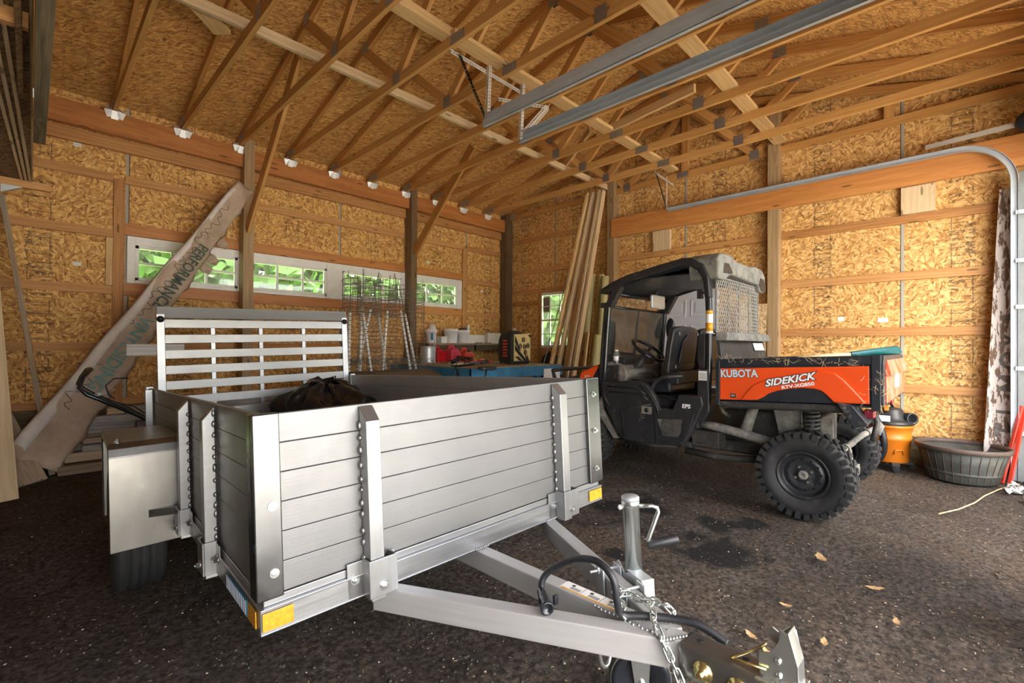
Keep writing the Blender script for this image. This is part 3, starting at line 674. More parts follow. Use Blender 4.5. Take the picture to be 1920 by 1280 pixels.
# ------------------------------------------------------------ the aluminium trailer (its own frame: x across, y to the rear, z up from the frame underside)
def trailer():
    t = thing('utility_trailer', 'silver aluminium utility trailer with plank sides and a slatted rear ramp gate', 'trailer')
    yw, pt, rl = rad(3.003), rad(2.606), rad(1.43)
    Rz = Matrix(((cos(yw), sin(yw), 0), (-sin(yw), cos(yw), 0), (0, 0, 1)))
    Rx = Matrix(((1, 0, 0), (0, cos(pt), sin(pt)), (0, -sin(pt), cos(pt))))
    Ry = Matrix(((cos(rl), 0, -sin(rl)), (0, 1, 0), (sin(rl), 0, cos(rl))))
    mw = (Rz @ Rx @ Ry).to_4x4(); mw.translation = (.472, 1.459, .4); t.matrix_world = mw
    W, L, H = 1.641, 3.011, .637
    A, S = M['alu'], M['alu_smooth']
    def B(name, mat, *boxes, bevel=.002, parent=t):
        mb = MB()
        for b in boxes: mb.box(*b)
        return mb.build(name, mat, parent, bevel=bevel)
    # frame
    B('frame_rail', S, (0, W, 0, .05, 0, .075), (.012, W - .012, .010, .05, .075, .10), (0, W, -.004, .004, 0, .006), (0, W, -.004, .004, .069, .075))
    B('frame_rail', S, (0, .05, .05, L, 0, .075), (.010, .05, .05, L, .075, .10))
    B('frame_rail', S, (W - .05, W, .05, L, 0, .075), (W - .05, W - .01, .05, L, .075, .10))
    B('frame_rail', S, (0, W, L - .05, L, 0, .075))
    B('deck', M['alu_gate'], *[(.05 + i * .128, .05 + i * .128 + .124, .05, L - .05, .076, .092) for i in range(12)])  # deck colour made paler to brighten the dim trailer interior
    B('cross_member', S, *[(.05, W - .05, y, y + .05, .01, .07) for y in (.6, 1.15, 1.7, 2.25)])
    zs = [.102 + i * .0892 for i in range(7)]
    B('plank_wall', A, *[(.014, W - .014, .014, .038, zs[i] + .0007, zs[i + 1] - .0007) for i in range(6)])
    B('plank_wall', A, *[(.014, .038, .04, L - .05, zs[i] + .0007, zs[i + 1] - .0007) for i in range(6)])
    B('plank_wall', M['alu_beam'], *[(W - .038, W - .014, .04, L - .05, zs[i] + .0007, zs[i + 1] - .0007) for i in range(6)])  # paler colour on this wall alone, making up for shade inside the trailer
    def bolt(c, ax, r=.013, parent=t, mat='zinc'):
        c, ax = V(c), V(ax).normalized(); mb = MB()
        mb.cyl(c - ax * .001, c + ax * .003, r * 1.25, 14); mb.cyl(c + ax * .003, c + ax * .013, r * .82, 6); mb.cyl(c + ax * .013, c + ax * .02, r * .42, 8)
        return mb.build('bolt', M[mat], parent)
    # corner plates
    for s, x0, x1, xs in ((-1, -.010, .066, -.010), (1, W - .094, W + .010, W + .006)):
        mb = MB(); mb.box(x0, x1, -.006, .013, .098, H + .004)
        mb.box(x0 if s < 0 else x1 - .012, x0 + .012 if s < 0 else x1, .013, .06, .098, H + .004)
        o = tag(mb.build('corner_plate', M['alu_dark'], t, bevel=.004), 'dull steel corner plate')
        for z in (.555, .368, .172): bolt((.040 if s < 0 else W - .045, -.006, z), (0, -1, 0), .011, o)
    B('corner_post', S, (0, .045, L - .06, L - .01, .0, H + .01)); B('corner_post', S, (W - .045, W, L - .06, L - .01, .0, H + .01))
    # stakes with weld beads and pockets
    def stake(p, ax, out, label=None):
        # p: point on the wall; ax: along the wall; out: outward
        p, ax, out = V(p), V(ax), V(out); mb = MB()
        d = .052 if abs(out.y) else .042; w = .05
        prof = [(0, -.012), (0, H - .006), (d, H - .055), (d, -.012)]
        mb.prism(prof, ax * w, lambda a, b: p + out * a + V((0, 0, b)))
        o = mb.build('stake', S, t, bevel=.0025)
        wb = MB()
        for i in range(12):
            z = .13 + i * .0435 + rnd(-.008, .008)
            if z < H - .03: wb.ball(p + out * .004 - ax * .001 + V((0, 0, z)), .0075, 8, 5, (1, 1, rnd(1.2, 2.2)), .1)
        wb.build('weld', M['alu_smooth'], o)
        mb = MB(); q = V((0, 0, 1)); th = .005
        def P(a0, a1, o0, o1, z0, z1):
            mb.hexa([p + ax * (a0, a1)[i & 1] + out * (o0, o1)[i >> 1 & 1] + q * (z0, z1)[i >> 2 & 1] for i in range(8)], 2)
        P(-.010, w + .042, d + .004, d + .010, .004, .125); P(-.010, -.004, .004, d + .004, .004, .125); P(w + .036, w + .042, .004, d + .004, .004, .125)
        P(-.062, -.004, .003, .008, .004, .118); P(w + .036, w + .06, .003, .008, .004, .118)
        k = tag(mb.build('stake_pocket', M['alu_smooth'], t, bevel=.0015), 'bolted bracket holding the stake foot')
        bolt(p - ax * .036 + out * .008 + q * .062, out, .013, k); bolt(p + ax * .040 + out * (d + .010) + q * .036, out, .013, k)
    for x in (.322, 1.294): stake((x, .008, 0), (1, 0, 0), (0, -1, 0))
    for y in (.584, 1.158): stake((.006, y, 0), (0, 1, 0), (-1, 0, 0))
    for y in (.634, 1.208, 2.6): stake((W - .006, y, 0), (0, -1, 0), (1, 0, 0))
    B('stake', S, (-.035, .005, 2.60, 2.65, -.01, H))
    # reflectors and side markings
    B('reflector', M['amber'], (.004, .090, -.0075, -.003, .013, .064), bevel=.001); B('reflector', M['amber'], (1.530, 1.632, -.0075, -.003, .013, .064), bevel=.001)
    B('reflector', M['amber'], (-.006, -.002, .030, .115, .013, .062), bevel=.001)
    tag(B('side_marker', M['blue'], (-.006, -.002, .13, .40, .013, .062), bevel=.001), 'blue striped side marker strip')
    sm = MB(); [sm.box(-.0072, -.0055, .138 + i * .022, .145 + i * .022, .016, .059) for i in range(12)]; sm.build('marker_stripes', M['letters'], t)
    # fenders and wheels
    def fender(mir):
        m = (lambda x: x) if not mir else (lambda x: W - x)
        out = [(1.30, -.045), (1.30, .385), (1.312, .425), (1.35, .445), (2.02, .445), (2.06, .425), (2.072, .385), (2.072, -.045)]
        inn = [(y + (.006 if y < 1.7 else -.006), z - (.006 if z > 0 else 0)) for y, z in out]
        mb = MB(); x0, x1 = m(-.282), m(-.002)
        for (a, b_), (c, d_), (e, f_), (g_, h_) in [(out[i], out[i + 1], inn[i + 1], inn[i]) for i in range(7)]:
            mb.hexa([(x0, a, b_), (x1, a, b_), (x0, c, d_), (x1, c, d_), (x0, g_, h_), (x1, g_, h_), (x0, e, f_), (x1, e, f_)], 1)
        # folded outer lip
        pl = [(y, z) for y, z in out] + [(y, z) for y, z in [(2.045, -.045), (2.045, .38), (2.0, .415), (1.37, .415), (1.328, .38), (1.328, -.045)]]
        mb.prism(pl, (m(-.276) - x0, 0, 0), lambda a, b_: (x0, a, b_))
        o = tag(mb.build('fender', M['fender'], t, bevel=.006), 'boxy sheet metal fender')
        gm = MB(); gm.prism([(-.045, 1.299), (-.045, 1.26), (-.14, 1.299)], (0, 0, .035), lambda a, b_: (m(a), b_, .085)); gm.build('gusset', M['fender'], o)
        bolt((m(-.245), 1.36, .445), (0, 0, 1), .014, o)
        # wheel
        c = V((m(-.165), 1.665, -.018)); R = .315
        wm = MB(); pr = [(.20, -.085), (.235, -.10), (.285, -.103), (.302, -.092), (R, -.080)]
        for g in range(4):
            y = -.075 + g * .036; pr += [(R, y), (R, y + .026), (R - .009, y + .029), (R - .009, y + .034)]
        pr += [(R, .075), (R, .080), (.302, .092), (.285, .103), (.235, .10), (.20, .085)]
        wm.lathe(pr, c, (1, 0, 0), 56, True, True)
        tr = tag(wm.build('tyre', M['rubber'], t), 'grooved black trailer tyre')
        rm = MB().lathe([(0, -.03), (.06, -.03), (.09, -.02), (.14, -.04), (.17, -.035), (.20, -.085), (.205, -.085), (.205, .085), (.19, .085), (.17, .0), (0, .0)], c, (1 if mir else 1, 0, 0), 32); rm.build('rim', M['galv'], tr)
    fender(False); fender(True)
    MB().cyl((-.1, 1.665, -.03), (W + .1, 1.665, -.03), .03, 10).build('axle', M['galv'], t)
    # rear ramp gate
    g = B('ramp_gate', M['alu_smooth'], (.075, .127, 2.99, 3.04, .02, 1.205), (1.540, 1.592, 2.99, 3.04, .02, 1.205), (.10, 1.56, 2.995, 3.035, .09, .15)); tag(g, 'upright slatted rear ramp gate')
    for i in range(9):
        z = 1.165 - i * .1215
        if z > .15: mb = MB(); mb.box(.127, 1.540, 2.995, 3.035, z - .068, z); mb.build('slat', M['alu_gate'], g, bevel=.002)
    for x in (.45, .812, 1.176): MB().box(x - .016, x + .016, 3.0, 3.03, .03, 1.10).build('gate_bar', S, g, bevel=.002)
    mb = MB(); mb.prism([(.078, 1.175), (.078, 1.262), (1.578, 1.262), (1.592, 1.175)], (0, -.03, .0), lambda a, b_: (a, 3.03 - (b_ - 1.175) * .35, b_)); mb.build('gate_lip', M['alu_gate'], g, bevel=.002)
    for x in (.101, 1.566):
        mb = MB(); mb.lathe([(0, .012), (.01, .012), (.012, .006), (.024, .008), (.026, 0), (0, 0)], (x, 2.988, 1.165), (0, -1, 0), 18); mb.build('hinge_cap', M['blackgloss'], g)
    # drawbar
    def beam(p0, p1): MB().bar(p0, p1, .055, .078).build('drawbar_beam', M['alu_beam'], t, bevel=.004)
    beam((.385, .045, -.040), (.806, -.835, -.040)); beam((1.257, .045, -.040), (.836, -.835, -.040)); beam((.821, .6, -.0405), (.821, -.90, -.0405))
    mb = MB()
    for (x, y) in ((.40, .0), (.821, -.002), (1.24, .0)):
        for i in range(7): mb.ball((x - .03 + i * .01, y - .004, .003), .0055, 6, 4)
    for i in range(16): mb.ball((.78 + rnd(-.004, .004), -.60 - i * .014, .0), .0052, 6, 4)
    for i in range(9): mb.ball((.76 + i * .008, -.835 - i * .005, .001), .006, 6, 4)
    mb.build('weld', M['alu_smooth'], t)
    # label on the middle beam
    lb = MB(); lb.box(.799, .846, -.665, -.44, -.001, .0006); lo = tag(lb.build('warning_label', M['paper'], t), 'white warning label with an orange stripe')
    MB().box(.799, .806, -.66, -.445, .0006, .0011).build('label_stripe', M['amber'], lo)
    pm = MB()
    for i in range(3):
        y = -.465 - i * .075; pm.box(.828, .838, y - .018, y - .006, .0006, .0011)
        for j in range(4): pm.box(.811 + j * .004, .8125 + j * .004, y - .05, y - .01, .0006, .0011)
        pm.box(.808, .845, y - .058, y - .0568, .0006, .0011)
    pm.build('label_print', M['print'], lo)
    # coupler
    mb = MB(); w = .040; cx = .821
    mb.prism([(-.87, .004), (-1.03, .006), (-1.13, .0), (-1.20, -.012), (-1.27, -.03), (-1.29, -.06), (-1.24, -.085), (-1.05, -.082), (-.87, -.082)], (w * 2, 0, 0), lambda a, b_: (cx - w, a, b_))
    co = tag(mb.build('coupler', M['fender'], t, bevel=.012, seg=3), 'pressed steel ball coupler')
    mb = MB()
    for y, z in ((-.885, .006), (-1.0, .007)): mb.cyl((cx + .005, y - .03, z), (cx + .005, y - .03, z + .0012), .0085, 12)
    mb.build('bolt_hole', M['blackgloss'], co)
    for y in (-.940, -1.028):
        mb = MB().lathe([(.0, -.001), (.026, -.001), (.026, .003), (.017, .003), (.017, .013), (.010, .013), (.010, .024), (.006, .026), (0, .026)], (cx - w, y, -.042), (-1, 0, 0), 12); mb.build('bolt', M['yzinc'], co)
    # latch lever on top of the coupler
    lm = MB(); yl = -1.125
    lm.prism([(yl + .05, -.002), (yl - .028, -.002), (yl - .028, .055), (yl - .012, .122), (yl + .004, .128), (yl + .008, .10), (yl + .03, .065), (yl + .052, .058), (yl + .056, .02)], (.005, 0, 0), lambda a, b_: (cx - .022, a, b_))
    lm.prism([(yl + .03, -.002), (yl - .028, -.002), (yl - .028, .055), (yl - .018, .118), (yl - .006, .122), (yl + .02, .098), (yl + .034, .106), (yl + .050, .100), (yl + .046, .078), (yl + .028, .068), (yl + .040, .045)], (.005, 0, 0), lambda a, b_: (cx + .018, a, b_))
    lm.prism([(yl - .030, -.002), (yl - .024, -.002), (yl - .024, .055), (yl - .008, .124), (yl - .014, .126), (yl - .030, .058)], (.045, 0, 0), lambda a, b_: (cx - .022, a, b_))
    lm.box(cx - .038, cx + .038, yl - .036, yl + .06, -.004, .003)
    lo = tag(lm.build('coupler_latch', M['zinc'], t, bevel=.0015), 'upright latch lever')
    for (y, z) in ((yl + .01, .055), (yl + .01, .022)):
        MB().ball((cx - .023, y, z), .0075, 10, 6).build('rivet', M['zinc'], lo)
    pm = MB(); pm.tube([(cx - .028, yl + .035, .026), (cx - .03, yl + .10, .020), (cx - .028, yl + .118, .016), (cx + .01, yl + .06, .05), (cx + .02, yl + .05, .06)], .0028, 6); pm.build('safety_pin', M['yzinc'], t)
    # swivel jack on the right drawbar beam
    jc = V((1.040, -.575, 0)); ez = V((0, 0, 1)); rt = V((.66, -.75, 0)).normalized()
    jm = MB().lathe([(.029, -.20), (.029, .235), (.031, .237), (.031, .256), (.026, .262), (0, .264)], jc, ez, 24)
    j = tag(jm.build('jack_tube', M['zinc'], t), 'zinc plated swivel jack tube')
    MB().lathe([(.0, .258), (.027, .258), (.031, .254), (.031, .268), (.024, .273), (0, .274)], jc, ez, 20).build('jack_cap', M['galv'], j)
    cm = MB(); a = jc + ez * .235 + rt * .028
    cm.tube([a, a + rt * .045, a + rt * .062 + ez * -.006, a + rt * .066 + ez * -.02, a + rt * .028 + ez * -.115, a + rt * .026 + ez * -.128], .0075, 10); cm.build('crank_arm', M['zinc'], j)
    hm = MB(); c0 = a + rt * .024 + ez * -.135; hm.cyl(c0, c0 + rt * .105 + ez * .022, .0155, 14); hm.build('crank_handle', M['cable'], j, bevel=.003)
    MB().ball(jc + ez * .232 - rt * .036, .009, 10, 6).build('bolt', M['white'], j)
    # bracket plates and clamp bolts
    bm = MB(); bd = (V((.836, -.835, 0)) - V((1.257, .045, 0))).normalized(); bn = V((bd.y, -bd.x, 0)) * -1
    if bn.x < 0: bn = -bn
    q = V((.957, -.58, 0))
    def clamp(c):
        km = MB()
        for s in (-1, 1):
            f_ = c + bn * (s * .034); km.bar(f_ + ez * -.10, f_ + ez * .022, .05, .006, tuple(bn))
            for z in (.012, -.09):
                km.cyl(c + bn * -.075 + ez * z, c + bn * .045 + ez * z, .0055, 8); km.cyl(c + bn * (s * .042) + ez * z - bn * .004, c + bn * (s * .042) + ez * z + bn * .004, .011, 6)
        km.build('jack_clamp', M['galv'], j, bevel=.001)
    clamp(q - bd * .085); clamp(q + bd * .065)
    bm.prism([(-.105, .022), (-.09, .034), (-.05, .005), (-.02, .02), (.03, .022), (.07, .0), (.07, -.07), (-.09, -.07)], tuple(bn * .006), lambda u, z: q + bn * .04 + bd * u + ez * z)
    bm.prism([(-.03, .0), (.06, .0), (.06, .045), (-.03, .045)], tuple(ez * .005), lambda u, v_: q + bn * (.04 + v_) + bd * u + ez * .02)
    bm.bar(q + bn * .065 + bd * .055 + ez * -.07, q + bn * .065 + bd * .055 + ez * .022, .005, .05, tuple(bn))
    bm.build('jack_bracket', M['galv'], j, bevel=.0015)
    # caster fork and wheel
    fz_ = -.345; wc = jc + V((-.01, -.012, fz_))
    fm = MB(); fm.lathe([(.025, -.20), (.025, -.235), (.04, -.235), (.04, -.245), (0, -.245)], jc, ez, 16)
    axw = V((.75, .66, 0)).normalized(); fw = V((-.66, .75, 0)).normalized()
    for s in (-1, 1):
        fm.prism([(-.035, 0.10), (.035, 0.10), (.022, -.015), (.0, -.026), (-.022, -.015)], tuple(axw * .004), lambda u, z, s=s: wc + axw * (s * .034 - .002) + fw * u + ez * z)
        fm.cyl(wc + axw * (s * .036), wc + axw * (s * .046), .012, 8)
    fm.build('caster_fork', M['zinc'], j, bevel=.001)
    wm = MB().lathe([(.02, -.024), (.075, -.020), (.083, -.027), (.095, -.026), (.102, -.014), (.102, .014), (.095, .026), (.083, .027), (.075, .020), (.02, .024)], wc, axw, 32, True, True)
    k = wm.build('caster_wheel', M['blackgloss'], j)
    MB().lathe([(.100, -.018), (.1045, -.012), (.1045, .012), (.100, .018)], wc, axw, 32, True, True).build('caster_tread', M['tub'], k)
    # loop hanging under the drawbar
    lp = []
    for i in range(20):
        an = 2 * pi * i / 20; lp.append((.826 + .030 * sin(an), -.60, -.15 + .055 * cos(an) * (1 if abs(cos(an)) < 2 else 1)))
    MB().tube(lp, .0065, 8, True).build('hanging_loop', M['zinc'], t)
    # wiring
    def smooth(P, n=6):
        P = [V(p) for p in P]; out = []
        for i in range(len(P) - 1):
            a, b_, c, d_ = P[max(i - 1, 0)], P[i], P[i + 1], P[min(i + 2, len(P) - 1)]
            for k in range(n):
                u = k / n; out.append(.5 * ((2 * b_) + (c - a) * u + (2 * a - 5 * b_ + 4 * c - d_) * u * u + (3 * b_ - a - 3 * c + d_) * u ** 3))
        return out + [P[-1]]
    P = smooth([(.700, -.46, .012), (.704, -.452, .05), (.72, -.47, .085), (.74, -.53, .128), (.742, -.60, .157), (.735, -.665, .165), (.733, -.71, .135), (.74, -.715, .07), (.765, -.71, .022), (.80, -.75, .019), (.845, -.82, .019), (.872, -.89, .018), (.885, -.96, -.01)], 14)
    R = [.0105 if i < 112 else (.0125 if i % 2 else .0105) for i in range(len(P))]
    cb = MB().tube(P, R, 12); o = tag(cb.build('wiring_loom', M['cable'], t), 'black wiring loom looped over the drawbar')
    pg = MB(); p0 = V((.690, -.462, .03)); p1 = V((.640, -.535, .022)); d = (p1 - p0).normalized()
    pg.lathe([(0, -.005), (.013, -.004), (.015, .03), (.017, .04), (.017, .075), (.0205, .077), (.0205, .088), (.015, .089), (.013, .08), (0, .08)], p0, d, 20); pg.bar(p0 + d * .03 + V((0, 0, .019)), p0 + d * .078 + V((0, 0, .019)), .012, .008)
    tag(pg.build('wiring_plug', M['blackgloss'], o), 'round black trailer plug')
    pc = MB(); pc.box(.700, .716, -.512, -.50, .0, .028); pc.build('plug_cap', M['cable'], o, bevel=.002)
    # safety chain
    def chain(P, name='safety_chain'):
        P = [V(p) for p in P]; acc = [0]
        for i in range(1, len(P)): acc.append(acc[-1] + (P[i] - P[i - 1]).length)
        mb = MB(); pitch = .0265; n = int(acc[-1] / pitch)
        def at(s):
            for i in range(1, len(P)):
                if s <= acc[i] + 1e-9: return P[i - 1].lerp(P[i], (s - acc[i - 1]) / max(1e-6, acc[i] - acc[i - 1]))
            return P[-1]
        for i in range(n):
            a = at(i * pitch); b_ = at((i + 1) * pitch); c = (a + b_) / 2; d = (b_ - a).normalized()
            s = d.cross(V((0, 0, 1))); s = s.normalized() if s.length > .1 else V((1, 0, 0)); u = s.cross(d)
            if i % 2: s = (s * .75 + u * .65).normalized()
            else: s = (s * .75 - u * .65).normalized()
            l = .0185; r = .0085
            ring = [c + d * (l * .62) + d * (r * cos(q)) + s * (r * sin(q)) for q in [pi / 2 - pi * k / 6 for k in range(7)]]
            ring += [c - d * (l * .62) + d * (r * cos(q)) + s * (r * sin(q)) for q in [-pi / 2 - pi * k / 6 for k in range(7)]]
            mb.tube(ring, .0033, 7, True)
        return tag(mb.build(name, M['zinc'], t), 'bright zinc safety chain')
    chain(smooth([(.765, -.72, .02), (.80, -.69, .030), (.83, -.66, .034), (.872, -.672, .030), (.862, -.72, .030), (.835, -.765, .040), (.790, -.80, .028), (.772, -.825, .012), (.766, -.85, -.02), (.764, -.875, -.06), (.764, -.90, -.11), (.766, -.93, -.17), (.77, -.955, -.22)], 5))
    chain(smooth([(.87, -.69, .020), (.885, -.73, .028), (.875, -.77, .030), (.885, -.80, .024), (.893, -.80, .0), (.893, -.78, -.06)], 5))
    return t
trailer()
# black bin bag in the trailer: pleated up to a gathered knot
def binbag():
    c = V((1.88, 3.93, 0)); zf = .37
    mb = MB(); pl = [rnd(0, 6.28) for _ in range(9)]
    def f(a, b_):
        th = 2 * pi * a; z = b_
        r = .38 * math.sin(min(1, z * 1.25 + .18) * pi * .5) * (1 if z < .55 else max(.08, 1 - ((z - .55) / .45) ** 2.2 * .80))
        w = sum(sin(th * (3 + k * 2) + pl[k] + z * (2 + k)) * .030 / (1 + k * .35) for k in range(7)) * min(1, r / .2)
        ridge = abs(sin(th * 7 + z * 4 + pl[1] + .8 * sin(th * 2))) ** 3 * .045 * max(0, z - .2)
        r = max(.01, r + w + ridge)
        lean = .10 * z
        return (c.x + r * cos(th) - lean, c.y + r * sin(th), zf + z * .54 + .02 * sin(th * 2 + 1) * z)
    mb.grid(f, 72, 26)
    kn = MB()
    mb.grid(lambda a, b_: (c.x - .10 + (.03 + .07 * b_ + .015 * sin(a * 40)) * cos(2 * pi * a) - .05 * b_, c.y + (.03 + .06 * b_ + .015 * sin(a * 34)) * sin(2 * pi * a), zf + .525 + .085 * b_ - .05 * abs(sin(2 * pi * a)) * b_), 30, 5)
    kb = kn.build('bag_knot', M['bag'], None)
    o = mb.build('bin_bag', M['bag'], base=True)
    sb = o.modifiers.new('Sub', 'SUBSURF'); sb.levels = sb.render_levels = 1
    for k, (sc_, st_) in enumerate(((.26, .15), (.10, .022))):
        tx_ = bpy.data.textures.new('crumple', 'CLOUDS'); tx_.noise_scale = sc_
        md = o.modifiers.new('Crumple', 'DISPLACE'); md.texture = tx_; md.strength = st_; md.texture_coords = 'LOCAL'; md.mid_level = .5
    kb.parent = o; kb.matrix_parent_inverse = Matrix.Translation(-o.location); kb['label'] = 'gathered knot of the bag'
    tag(o, 'shiny black plastic bin bag lying inside the trailer', 'bag')
binbag()
# ------------------------------------------------------------ the orange and black utility vehicle
def vehicle():
    o = (3.95, 1.5, 0); t = thing('utility_vehicle', 'orange and black utility vehicle with open cab, roof and orange cargo bed', 'vehicle', o)
    mx = lambda x: 9.25 - x
    def P(name, mb, mat, parent=None, bevel=.004, label=None, solid=0, seg=2):
        q = mb.build(name, M[mat], parent or t, o, bevel=bevel, seg=seg, solid=solid)
        if label: q['label'] = label
        return q
    yz = lambda x: (lambda a, b: (x, a, b))
    def wheel(cx, cy, sgn, turn=0):
        R, hw = .298, .115; ax = V((sgn * cos(turn), sgn * sin(turn), 0)); c = V((cx, cy, .314)); e1 = V((-ax.y, ax.x, 0)); e2 = V((0, 0, 1))
        pr = [(.168, -.085), (.185, -.10), (.225, -.118), (.262, -.118), (.288, -hw + .01), (R, -.085), (R + .002, 0), (R, .085), (.288, hw - .01), (.262, .118), (.225, .118), (.185, .10), (.168, .085)]
        mb = MB().lathe(pr, c, ax, 48, True, True, ref=e1)
        def blk(th, dth, u0, u1, r0, r1, sk=0):
            Q = []
            for i in range(8):
                a = th + (dth if i & 1 else -dth) * .5 + (sk if i >> 1 & 1 else 0); u = (u0, u1)[i >> 1 & 1]; r = (r0, r1)[i >> 2 & 1]
                if i >> 2 & 1: a -= (dth if i & 1 else -dth) * .07
                Q.append(c + ax * u + (e1 * cos(a) + e2 * sin(a)) * r)
            mb.hexa(Q, 1)
        n = 32
        for i in range(n):
            th = 2 * pi * i / n
            for s in (-1, 1):
                z = .5 * s
                blk(th + (pi / n if s > 0 else 0), .118, s * .060, s * .117, R - .01, R + (.018 if i % 2 else .016), .02 * s)
                # lug wrapping down the sidewall
                Q = []
                for k in range(8):
                    a = th + (pi / n if s > 0 else 0) + (.118 if k & 1 else -.118) * (.5 if not k >> 2 & 1 else .5) + .02 * s
                    u = s * ((.100, .1275)[k >> 1 & 1]); r = ((.262 if i % 2 else .274), R + .012)[k >> 2 & 1]
                    Q.append(c + ax * u + (e1 * cos(a) + e2 * sin(a)) * r)
                mb.hexa(Q, 1)
                blk(th + .09 * s, .10, s * .006, s * .050, R - .01, R + .017, -.07 * s)
        w = P('tyre', mb, 'rubber', bevel=0, label='knobbly black tyre')
        rm = MB().lathe([(.168, .085), (.174, .088), (.174, .094), (.160, .092), (.150, .070), (.143, .045), (.132, .040), (.118, .052), (.098, .056), (.080, .044), (.062, .046), (.045, .050), (0, .050)], c, ax, 48, ref=e1, cap=False)
        rm.lathe([(.168, .085), (.15, .0), (.15, -.085), (.172, -.088)], c, ax, 32, ref=e1, cap=False)
        r_ = P('rim', rm, 'rimblack', w, 0)
        hm = MB()
        for i in range(12):
            a = 2 * pi * i / 12 + .1; q = c + (e1 * cos(a) + e2 * sin(a)) * .110 + ax * .052; hm.cyl(q, q + ax * .004, .0088, 10)
        P('rim_hole', hm, 'blackgloss', r_, 0)
        hb = MB().lathe([(.034, .046), (.034, .078), (.028, .088), (.014, .090), (.012, .086), (0, .086)], c, ax, 20); P('hub_cap', hb, 'dusty', r_, 0)
        for i in range(4):
            a = 2 * pi * i / 4 + .5; q = c + (e1 * cos(a) + e2 * sin(a)) * .058 + ax * .048
            MBn = MB().cyl(q, q + ax * .016, .0105, 6, .009); P('lug_nut', MBn, 'dusty', r_, 0)
    wheel(4.018, .849, -1); wheel(mx(4.018), .849, 1); wheel(4.05, 2.86, -1, rad(3)); wheel(mx(4.05), 2.86, 1, rad(3))
    # --- chassis
    mb = MB(); mb.box(4.25, 5.0, .80, 2.95, .33, .43); mb.box(4.34, 4.92, .80, 1.55, .38, .70); mb.box(4.30, 4.95, 2.4, 3.2, .33, .70); mb.box(4.0, 5.25, 1.70, 2.45, .36, .42)
    P('chassis', mb, 'dustyblack', bevel=.02)
    mb = MB().tube([(4.06, 1.78, .33), (4.09, 1.52, .305), (4.12, 1.2, .335), (4.14, .95, .33)], .030, 10); mb.tube([(4.06, 1.85, .35), (4.0, 2.1, .35), (4.02, 2.35, .345)], .026, 10)
    P('frame_tube', mb, 'dustyblack', bevel=0)
    # trailing arm and short strut in dust grey
    mb = MB().tube([(4.05, 1.63, .575), (4.06, 1.52, .57), (4.08, 1.30, .535), (4.11, 1.05, .475), (4.14, .88, .40)], [.030, .036, .038, .042, .045], 14); P('trailing_arm', mb, 'dusty', bevel=0, label='dust-caked trailing arm')
    mb = MB().cyl((4.12, 1.30, .56), (4.16, 1.24, .78), .046, 14, .038); P('support_strut', mb, 'dusty', bevel=0)
    hx_ = [(4.13 + .048 * cos(a), .835 + .048 * sin(a), .56 + .23 * a / (2 * pi * 7.5)) for a in [2 * pi * i / 14 for i in range(int(7.5 * 14))]]
    mb = MB().tube(hx_, .0115, 8); P('coil_spring', mb, 'dustyblack', bevel=0)
    mb = MB().cyl((4.13, .835, .42), (4.13, .835, .80), .026, 12); P('shock_absorber', mb, 'blacksteel', bevel=0)
    mb = MB().prism([(1.12, .76), (.92, .78), (.905, .55), (.98, .50), (1.07, .53)], (.012, 0, 0), yz(4.21)); mb.prism([(.79, .70), (.71, .71), (.705, .54), (.75, .50), (.785, .58)], (.012, 0, 0), yz(4.20)); P('dusty_plate', mb, 'dusty', bevel=.003)
    mb = MB().box(4.0, 4.16, 1.47, 1.70, .39, .53); P('step_box', mb, 'dustyblack', bevel=.008)
    hm = MB(); [hm.cyl((3.998, 1.66 - i * .022, .425), (4.004, 1.66 - i * .022, .425), .006, 8) for i in range(4)]; P('box_hole', hm, 'blackgloss', bevel=0)
    mb = MB().tube([(4.16, .80, .455), (4.2, .70, .455), (4.32, .66, .465), (4.5, .62, .50)], .014, 8); mb.tube([(4.36, .665, .47), (4.55, .58, .56), (4.7, .52, .60)], .022, 10)
    for q in ((4.38, .655, .475), (4.62, .555, .575)): mb.lathe([(.034, -.008), (.034, .008)], q, (.8, -.4, .35), 16)
    mb.tube([(4.42, .64, .46), (4.43, .63, .36)], .016, 8); P('stabiliser_bar', mb, 'dusty', bevel=0)
    mb = MB().box(4.40, 4.50, .585, .70, .265, .345); mb.box(4.42, 4.48, .58, .60, .28, .33); P('hitch_receiver', mb, 'dusty', bevel=.004)
    mb = MB().tube([(4.45, .50, .70), (4.42, .46, .66), (4.40, .47, .60)], [.03, .036, .022], 10); P('exhaust_tip', mb, 'dusty', bevel=.0)
    # --- front body
    hood = [(2.44, 1.065), (2.66, 1.05), (2.88, .955), (3.10, .90), (3.32, .80), (3.36, .62), (3.30, .45), (3.16, .45), (3.10, .62), (2.86, .68), (2.66, .62), (2.50, .70), (2.44, .80)]
    P('hood', MB().prism(hood, (1.16, 0, 0), yz(4.045)), 'black', bevel=.02, label='black plastic front bodywork')
    og = [(2.675, 1.052), (2.89, .965), (2.93, .885), (2.78, .885)]
    for x in (4.036, mx(4.036) - .012): P('hood_panel', MB().prism(og, (.012, 0, 0), yz(x)), 'orange', bevel=.004, label='orange front side panel')
    mb = MB(); mb.hexa([(4.06, 2.68, 1.054), (5.19, 2.68, 1.054), (4.06, 2.91, .962), (5.19, 2.91, .962), (4.06, 2.68, 1.064), (5.19, 2.68, 1.064), (4.06, 2.91, .972), (5.19, 2.91, .972)]); P('hood_cover', mb, 'orange', bevel=.004)
    text('Y2', .05, M['letterwhite'], t, (4.034, 2.865, .905), (0, -1, 0), (0, 0, 1), 'lettering', .001, 1.2, .35, o)
